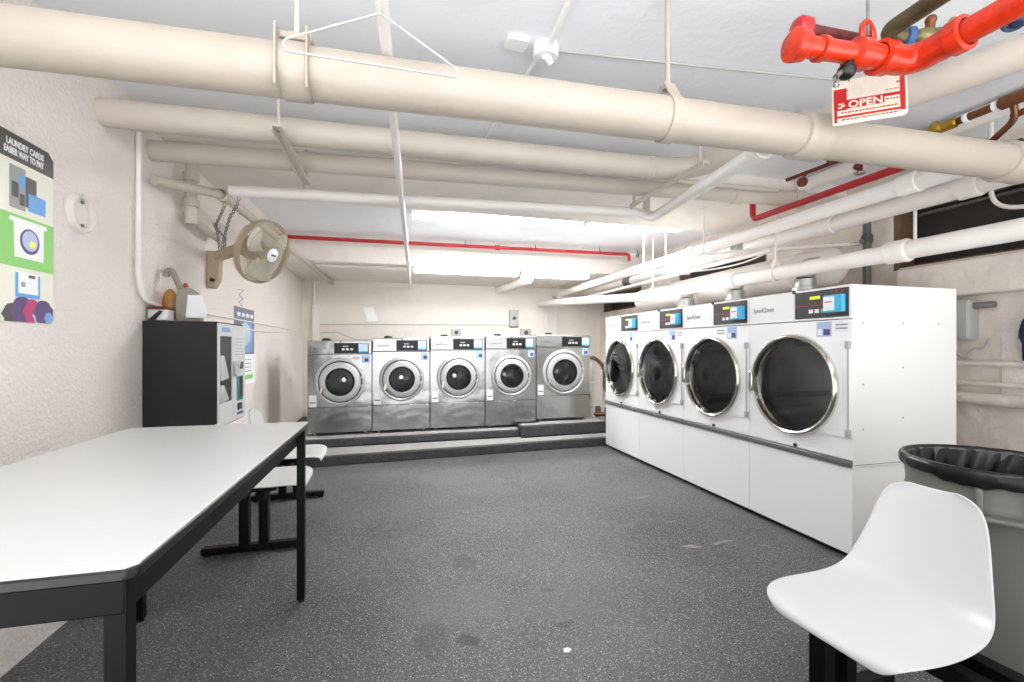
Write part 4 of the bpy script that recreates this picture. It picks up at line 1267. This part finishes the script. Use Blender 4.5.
# trapeze hangers for the long pair
for (y, nm) in ((7.85, 'white trapeze hanger under the long pipes, nearest the back wall'), (4.92, 'white trapeze hanger under the long pipes, level with the third dryer')):
    zt = CEIL if y < 6 else 2.405
    o = thing('trapeze_hanger', nm, 'pipe support', (2.92, y, 2.204), 0, 'trapeze hangers under the long white pipes')
    MB().box(0, 0.66, -0.022, 0.022, -0.03, 0.004).build('channel', 'wpipe', o, bevel=0.003)
    for x in (0.025, 0.33):
        MB().cyl((x, 0, 0), (x, 0, zt - 2.204), 0.008, n=10).build('rod', 'wpipe', o)
ch = thing('strut_channel', 'white steel channel crossing from the long pipes to the right wall over the dryers', 'pipe support', (2.92, 3.83, 2.182))
MB().bar((0, 0, 0), (1.07, -0.75, 0), 0.045, 0.028).build('channel', 'wpipe', ch, bevel=0.004)
MB().cyl((0.02, -0.014, 0), (0.02, -0.014, 2.64 - 2.182), 0.008, n=10).build('rod', 'wpipe', ch)
MB().box(0.20, 0.28, -0.24, -0.16, 0.015, 0.10).build('bracket', 'galv', ch, bevel=0.006)
# exhaust duct behind the dryers
ed = pipe('exhaust_duct', 'fat white round exhaust duct along the wall behind the dryers', [(3.72, 3.05, 1.985), (3.72, 3.06, 1.985), (3.72, 3.09, 1.985), (3.72, 3.15, 1.985), (3.72, 6.2, 1.985)], [0.03, 0.09, 0.14, 0.168, 0.168], 'wpipe', 'duct', n=36)
for k in range(1, 4):
    y = 2.098 + DW * (k + 1) - 0.60
    MB().tube(fillet([Vector((3.404, y, 1.858)) - ed.location, Vector((3.42, y, 1.96)) - ed.location, Vector((3.62, y + 0.06, 2.0)) - ed.location], 0.12), 0.07, 20).build('duct_elbow', 'galv', ed)
for y in (3.45, 4.35, 5.3):
    ring_strap((3.72, y, 1.985), (0, 1, 0), 0.168, 0.03, ed.location, 0.006).build('duct_seam', 'wpipe', ed)
pipe('window_cable', 'white cable hanging in a loop across the far dark window above the duct', [(3.93, 5.6, 2.32), (3.93, 5.0, 2.26), (3.93, 4.4, 2.24), (3.93, 3.9, 2.32), (3.93, 3.5, 2.36)], 0.009, 'wpipe', 'cable', bend=0.3, n=8)
vg = thing('grey_riser', 'dark grey vertical pipe with a valve against the right wall beside the dark window', 'pipe', (3.93, 2.99, 1.30))
MB().cyl((0, 0, 0), (0, 0, 1.15), 0.03).build('pipe_run', 'grey_frame', vg)
MB().lathe([(0, 0.86), (0.036, 0.86), (0.042, 0.88), (0.042, 0.92), (0.034, 0.94), (0, 0.94)], (0, 0, 0), (0, 0, 1), 24).build('valve', 'dark_ink', vg)
MB().cyl((0, 0, 0.87), (-0.09, -0.02, 0.87), 0.018, n=12).build('valve_stem', 'steel', vg)
pipe('window_conduit', 'white conduit curving down and along the near dark window', [(3.70, 2.03, CEIL), (3.70, 2.03, 2.16), (3.72, 1.75, 2.10), (3.74, 0.3, 2.08)], 0.013, 'wpipe', 'conduit', bend=0.12, n=12)
pipe('window_conduit', 'straight white drop conduit in front of the dark window beside the grey riser', [(3.60, 2.40, CEIL), (3.60, 2.40, 1.97)], 0.011, 'wpipe', 'conduit', n=10)
# small rusty valve set below the ceiling
rv = thing('valve_set', 'small rusty red pipe with valves under the ceiling behind the thick main', 'pipe', (3.02, 2.93, 2.615))
MB().tube([(0.02, 0.02, -0.01), (0.12, -0.25, 0.02), (0.34, -0.75, 0.06)], 0.014, 12).build('pipe_run', 'rust', rv)
MB().ball((0.13, -0.27, 0.045), 0.03, (1, 1, 1.1)).build('valve', 'bronze', rv)
MB().cyl((0.20, -0.43, 0.03), (0.20, -0.43, -0.09), 0.018, n=14).ball((0.17, -0.43, -0.06), 0.022).build('valve', 'rust', rv)
MB().disc((0.02, -0.12, -0.075), (-0.3, -0.9, -0.2), 0.036, 0.02).build('gauge', 'rust', rv)
MB().cyl((0.02, -0.115, -0.06), (0.07, -0.12, 0.0), 0.008, n=8).build('gauge_stem', 'rust', rv)
MB().lathe([(0, 0), (0.03, 0), (0.034, 0.012), (0, 0.02)], (0.20, -0.43, -0.11), (0, 0, 1), 14).build('drain_cap', 'steel', rv)

# ------------------------------------------------------------------ orange-red fire valve assembly
fv = thing('fire_main', 'orange-red fire sprinkler pipe with elbow, tee and capped arm under the ceiling', 'fire pipe', (1.86, 1.25, 2.33))
fv.scale = (0.83, 0.83, 0.83)
run = [(0.0, 0.0, 0.0), (0.0, -0.9, 0.0), (0.0, -2.2, 0.0)]
MB().tube([(0.0, -0.05, 0), (0.0, -2.2, 0.0)], 0.050, 32).build('pipe_run', 'orange_red', fv)
MB().tube(fillet([(-0.16, 0.015, 0), (0.0, 0.0, 0), (0.0, -0.16, 0)], 0.12, 10), 0.060, 32).build('elbow', 'orange_red', fv)
MB().lathe([(0.05, -0.02), (0.070, -0.018), (0.072, 0.03), (0.055, 0.035)], (0, -0.17, 0), (0, -1, 0), 32).build('elbow_collar', 'orange_red', fv)
MB().lathe([(0.05, -0.02), (0.070, -0.018), (0.072, 0.03), (0.055, 0.035)], (-0.15, 0.012, 0), (-1, 0.06, 0), 32).build('elbow_collar', 'orange_red', fv)
MB().tube([(-0.17, 0.015, 0), (-0.24, 0.018, 0.0), (-0.25, 0.02, 0), (-0.31, 0.022, 0.0), (-0.32, 0.022, 0.0)], [0.052, 0.052, 0.064, 0.064, 0.045], 32).build('tee', 'orange_red', fv)
MB().cyl((-0.31, 0.022, 0), (-0.62, 0.045, 0), 0.042, n=28).build('arm', 'orange_red', fv)
MB().lathe([(0.043, -0.012), (0.05, -0.01), (0.052, 0.015), (0.043, 0.018)], (-0.47, 0.034, 0), (-1, 0.07, 0), 28).build('arm_collar', 'orange_red', fv)
MB().lathe([(0.045, -0.05), (0.058, -0.045), (0.066, 0.0), (0.066, 0.012), (0.05, 0.025), (0.0, 0.028)], (-0.60, 0.043, 0), (-1, 0.07, 0), 28).build('end_cap', 'orange_red', fv)
# second arm behind with its own small cap and valve body
MB().tube([(-0.10, 0.12, 0.15), (-0.30, 0.125, 0.15), (-0.50, 0.13, 0.15)], 0.026, 20).build('test_pipe', 'rust', fv)
MB().lathe([(0.026, -0.03), (0.045, -0.025), (0.048, 0.02), (0.036, 0.035), (0, 0.04)], (-0.47, 0.128, 0.152), (-1, 0.07, 0), 22).build('test_cap', 'red', fv)
rg = MB()
rg.torus((-0.23, 0.02, 0.095), (0.25, -0.96, 0), 0.052, 0.012, 28, 8)
rg.build('hanger_ring', 'orange_red', fv)
MB().cyl((-0.23, 0.02, 0.10), (-0.23, 0.02, (CEIL - 2.33) / 0.83), 0.006, n=10).build('rod', 'steel', fv)
MB().ball((-0.35, 0.02, -0.085), 0.036, (1, 1, 1)).cyl((-0.35, 0.02, -0.09), (-0.33, 0.02, -0.03), 0.016, n=12).build('gauge_valve', 'black', fv)
gk = MB()
chain(gk, [(-0.385, 0.02, -0.10), (-0.41, 0.02, -0.13), (-0.415, 0.02, -0.165), (-0.39, 0.02, -0.14)], 0.018)
gk.tube([(-0.375, 0.02, -0.09), (-0.41, 0.02, -0.12)], 0.012, 10)
gk.build('gauge_chain', 'steel', fv)

sg = thing('valve_sign', 'red and cream metal OPEN valve sign hanging from the fire pipe', 'sign', (1.76, 1.48, 2.185))
sgo = Vector((0, 0, 0))
ex = Vector((0.805, -0.592, 0.01)).normalized()
ez = Vector((0.05, 0.02, 1.0)).normalized()
ey = ez.cross(ex).normalized()     # back
ez = ex.cross(ey).normalized()
fwd = -ey
def sgp(u0, u1, v0, v1, t0, t1, skew=0.0):
    return MB().prism([(u0, v0), (u1, v0), (u1 + skew, v1), (u0 + skew, v1)], sgo + fwd * t0, ex, ez, fwd * (t1 - t0))
SW, SH = 0.250, 0.185
MB().prism([(0.006, 0), (SW - 0.012, 0), (SW, 0.012), (SW, SH - 0.01), (SW - 0.01, SH), (0.03, SH), (0, SH - 0.02), (0, 0.006)], sgo, ex, ez, fwd * 0.003).build('plate', 'sign_white', sg)
fr = MB()
for (a, b, c, d) in ((0.006, 0.016, 0.010, 0.150), (SW - 0.024, SW - 0.008, 0.024, SH - 0.004), (0.016, 0.050, 0.060, 0.150), (0.050, SW - 0.024, 0.138, 0.143),
                     (0.016, SW - 0.024, 0.028, 0.037), (0.050, 0.175, 0.064, 0.100), (0.175, SW - 0.024, 0.088, 0.100)):
    q = sgp(a, b, c, d, 0.003, 0.0042)
    fr.add(q.v, q.f)
fr.build('red_field', 'sign_red', sg)
MB().prism([(0.052, 0.104), (SW - 0.040, 0.104), (SW - 0.036, 0.160), (0.056, 0.160)], sgo + fwd * 0.0042, ex, ez, fwd * 0.0006).build('blank_panel', 'sign_white', sg)
def stx(body, u, v, size, m, sx=1.0, bold=0.0):
    text(body, size, frame_mtx(sgo + ex * u + ez * v + fwd * 0.0048, ex, ez), m, 'lettering', sg, sx=sx, bold=bold, depth=0.0004)
stx('OPEN', 0.054, 0.066, 0.040, 'sign_white', 1.12, 0.0012)
ln = MB()
for (v, u0, u1, s_) in ((0.046, 0.03, 0.22, 0.005), (0.017, 0.03, 0.22, 0.005), (0.074, 0.180, 0.225, 0.005), (0.112, 0.18, 0.222, 0.005)):
    u = u0
    while u < u1:
        L = random.uniform(0.005, 0.014)
        q = sgp(u, min(u1, u + L), v, v + s_, 0.0042, 0.0048)
        ln.add(q.v, q.f)
        u += L + 0.004
ln.build('small_print', 'sign_red', sg)
l2 = MB()
for u0 in (0.020, 0.030):
    q = sgp(u0, u0 + 0.014, 0.068 + (u0 - 0.02) * 0.6, 0.075 + (u0 - 0.02) * 0.6, 0.0042, 0.005)
    l2.add(q.v, q.f)
q = sgp(0.020, 0.040, 0.084, 0.089, 0.0042, 0.005)
l2.add(q.v, q.f)
l2.build('corner_mark', 'sign_white', sg)
for u in (0.06, 0.20):
    c = sgo + ex * u + ez * (SH - 0.01)
    MB().tube([c + fwd * 0.006, c + ez * 0.03 + fwd * 0.002, c + Vector((0.0, -0.04, 0.07))], 0.0022, 8).build('hanging_wire', 'steel', sg)

# bronze pipe and green brass valve behind
bz = thing('bronze_valve_pipe', 'aged bronze pipe with a green brass valve body beside the orange-red fire pipe', 'pipe', (1.86, 1.32, 2.50))
MB().tube(fillet([(0.0, -1.2, 0.03), (0.0, 0.03, 0.0), (0.10, 0.0, -0.025)], 0.06, 8), 0.031, 24).build('bronze_pipe', 'bronze', bz)
MB().lathe([(0.031, 0.0), (0.038, 0.006), (0.038, 0.026), (0.032, 0.03)], (0.075, 0.008, -0.019), (0.85, -0.5, -0.1), 24).build('tape_collar', 'blue_tape', bz)
MB().ball((0.135, -0.02, -0.03), 0.042, (1.35, 1.0, 0.85)).cyl((0.10, 0.0, -0.028), (0.26, -0.10, -0.03), 0.030).build('valve_body', 'green_brass', bz)
MB().cyl((0.15, -0.03, -0.01), (0.15, -0.035, 0.038), 0.016, n=16).ball((0.15, -0.035, 0.036), 0.019).build('valve_bonnet', 'copper', bz)
MB().cyl((0.20, -0.06, -0.01), (0.22, -0.07, 0.026), 0.016, n=16).build('test_plug', 'brass', bz)

# brass and copper line at the right
bp_ = thing('brass_line', 'brown copper line with yellow brass fittings high at the right near the window', 'pipe', (3.15, 1.99, 2.575))
MB().tube([(0, -0.05, 0), (0, -1.4, 0)], 0.022, 18).build('copper_run', 'copper', bp_)
MB().lathe([(0.0, 0.0), (0.022, 0.0), (0.034, 0.015), (0.036, 0.06), (0.026, 0.075), (0.03, 0.08), (0.03, 0.14), (0.022, 0.15)], (0, 0.04, 0), (0, -1, 0), 20).build('brass_fitting', 'brass', bp_)
MB().ball((0, 0.0, 0.03), 0.022).build('brass_knob', 'brass', bp_)
MB().lathe([(0.022, 0.0), (0.034, 0.005), (0.034, 0.12), (0.022, 0.13)], (0, -0.30, 0), (0, -1, 0), 20).build('tee', 'copper', bp_)
for y in (-0.14, -0.27):
    MB().lathe([(0.022, 0), (0.027, 0.003), (0.027, 0.022), (0.022, 0.025)], (0, y, 0), (0, -1, 0), 18).build('joint_tape', 'sticker', bp_)
MB().lathe([(0.022, 0), (0.036, 0.004), (0.036, 0.03), (0.022, 0.034)], (0, -0.42, 0), (0, -1, 0), 20).build('union_nut', 'blue_tape', bp_)
MB().tube(fillet([(0.0, -0.35, 0), (0.05, -0.34, -0.09), (0.09, -0.20, -0.16), (0.10, -0.14, -0.20)], 0.05), 0.016, 14).build('branch', 'copper', bp_)
MB().tube([(0.05, -0.32, -0.07), (0.06, -0.48, -0.05)], [0.016, 0.02], 14).ball((0.06, -0.50, -0.05), 0.026).build('branch_valve', 'copper', bp_)
MB().box(0.05, 0.18, -0.36, -0.12, -0.215, -0.20).build('bracket', 'black', bp_, bevel=0.003)
hk = thing('hanger_rod', 'white hanger rod and clamp above the window at the right edge', 'pipe support', (3.30, 1.36, 2.32))
MB().cyl((0, 0, 0), (0, 0, CEIL - 2.32), 0.012, n=12).build('rod', 'wpipe', hk)
MB().torus((0, 0, 0.03), (1, 0.2, 0), 0.05, 0.014, 28, 8).torus((0.09, -0.02, 0.04), (1, 0.2, 0), 0.045, 0.012, 28, 8).build('clamp', 'wpipe', hk)
pipe('ceiling_pipe', 'white pipe hugging the ceiling at the upper right beyond the brass line', [(3.42, -0.5, 2.66), (3.42, 3.15, 2.66)], 0.055, 'wpipe', n=24)
nv = thing('navy_valve', 'navy blue valve handle hanging beside the end of the orange-red pipe', 'valve', (2.13, 1.09, 2.425))
MB().ball((0, 0, 0), 0.03, (1.3, 1, 0.8)).cyl((0, 0, 0), (0.0, -0.02, CEIL - 2.425), 0.014, n=12).build('valve_body', 'navy', nv)
MB().torus((-0.02, 0, -0.01), (0.3, 0.3, 1), 0.03, 0.008, 24, 8).build('handle', 'navy', nv)

# ceiling junction box and conduits
cj = thing('ceiling_junction_box', 'white round junction box with a square plate on the ceiling', 'junction box', (0.72, 2.09, CEIL))
MB().lathe([(0, -0.055), (0.055, -0.055), (0.062, -0.045), (0.062, 0.0)], (0, 0, 0), (0, 0, 1), 28).build('box', 'fixture', cj)
MB().box(-0.20, -0.09, -0.05, 0.05, -0.02, 0).build('plate', 'fixture', cj, bevel=0.012)
MB().cyl((-0.01, -0.02, -0.056), (0.025, 0.01, -0.066), 0.02, n=12).build('knockout', 'fixture', cj)
pipe('ceiling_conduit', 'white conduit on the ceiling from the junction box towards the viewer', [(0.72, 2.03, CEIL - 0.022), (0.66, -0.4, CEIL - 0.022)], 0.014, 'fixture', 'conduit', n=12)
pipe('ceiling_conduit', 'white conduit on the ceiling from the junction box back to the beam', [(0.70, 2.15, CEIL - 0.02), (0.62, 3.20, CEIL - 0.02)], 0.012, 'fixture', 'conduit', n=12)
pipe('ceiling_cable', 'thin white cable clipped across the ceiling from the junction box to the right', [(0.78, 2.09, CEIL - 0.009), (1.5, 2.02, CEIL - 0.009), (2.35, 1.93, CEIL - 0.009)], 0.007, 'grey_box', 'cable', n=8)

# ------------------------------------------------------------------ right wall items
eb = thing('electrical_box', 'grey electrical box on the rough right wall beside the dryer', 'electrical box', (XR, 2.345, 1.33))
MB().box(-0.10, 0, -0.085, 0.085, 0, 0.28).build('box', 'grey_box', eb, bevel=0.01)
MB().box(-0.108, -0.099, -0.075, 0.075, 0.015, 0.265).build('cover', 'grey_box', eb, bevel=0.004)
MB().cyl((-0.05, -0.085, 0.235), (-0.05, -0.20, 0.235), 0.022, n=14).build('fitting', 'seam', eb)
MB().tube(fillet([(-0.05, 0.02, 0.0), (-0.05, 0.02, -0.10), (-0.05, -0.03, -0.14), (-0.05, -0.08, -0.06), (-0.05, -0.14, -0.07), (-0.05, -0.17, 0.0)], 0.05), 0.008, 10).build('loose_wire', 'grey_box', eb)
pipe('wall_pipe', 'upper thin pipe along the rough right wall behind the bin', [(XR - 0.05, 0.2, 1.16), (XR - 0.05, 2.9, 1.16)], 0.018, 'rough_paint', n=12, group='pipes along the right wall behind the bin')
pipe('wall_pipe', 'middle thin pipe along the rough right wall behind the bin', [(XR - 0.05, 0.2, 1.02), (XR - 0.05, 2.9, 1.02)], 0.016, 'rough_paint', n=12, group='pipes along the right wall behind the bin')
pipe('wall_pipe', 'lowest and thickest pipe along the rough right wall behind the bin', [(XR - 0.055, 0.2, 0.915), (XR - 0.055, 2.9, 0.915)], 0.042, 'rough_paint', n=16, group='pipes along the right wall behind the bin')
pn = tag(MB().box(XR - 0.012, XR, 1.2, 2.13, 0.95, 1.46).build('wall_board', 'stucco', loc=(XR, 1.7, 0.95)), 'flat painted board fixed on the rough right wall behind the cloth', 'board')
# navy cloth on a hook
cb = MB()
nu, nv_ = 14, 16
vs = []
for j in range(nv_ + 1):
    t = j / nv_
    for i in range(nu):
        a = 2 * PI * i / nu
        rr = (0.03 + 0.085 * min(1, t * 1.6)) * (1 + 0.22 * math.sin(a * 3 + t * 5)) * (0.55 if j == nv_ else 1.0)
        vs.append((XR - 0.09 + 0.45 * rr * math.cos(a), 1.86 + 1.15 * rr * math.sin(a) + 0.02 * math.sin(t * 6), 1.60 - 0.43 * t - 0.015 * math.sin(a * 2)))
fs = [(j * nu + i, j * nu + (i + 1) % nu, (j + 1) * nu + (i + 1) % nu, (j + 1) * nu + i) for j in range(nv_) for i in range(nu)]
fs += [tuple(range(nu)), tuple(nv_ * nu + i for i in range(nu))]
cb.add(vs, fs)
nc = thing('hanging_cloth', 'dark navy garment hanging on the right wall at the picture edge', 'cloth', (XR, 1.86, 1.62))
MB().add([(x - XR, y - 1.86, z - 1.62) for x, y, z in vs], fs).build('garment', 'navy_cloth', nc)
MB().tube([(0.0, 0, 0.02), (-0.08, 0, 0.02), (-0.10, 0, 0.0), (-0.09, 0, -0.03)], 0.006, 8).build('hook', 'steel', nc)

# small white crumb on the floor
tag(MB().prism([(-0.018, -0.008), (0.006, -0.014), (0.02, 0.0), (0.008, 0.012), (-0.012, 0.010)], (0.710, 1.786, 0.0005), (1, 0, 0), (0, 1, 0), (0, 0, 0.006)).build('paper_scrap', 'paper', loc=(0.710, 1.786, 0)), 'tiny white paper scrap on the grey floor', 'paper scrap')
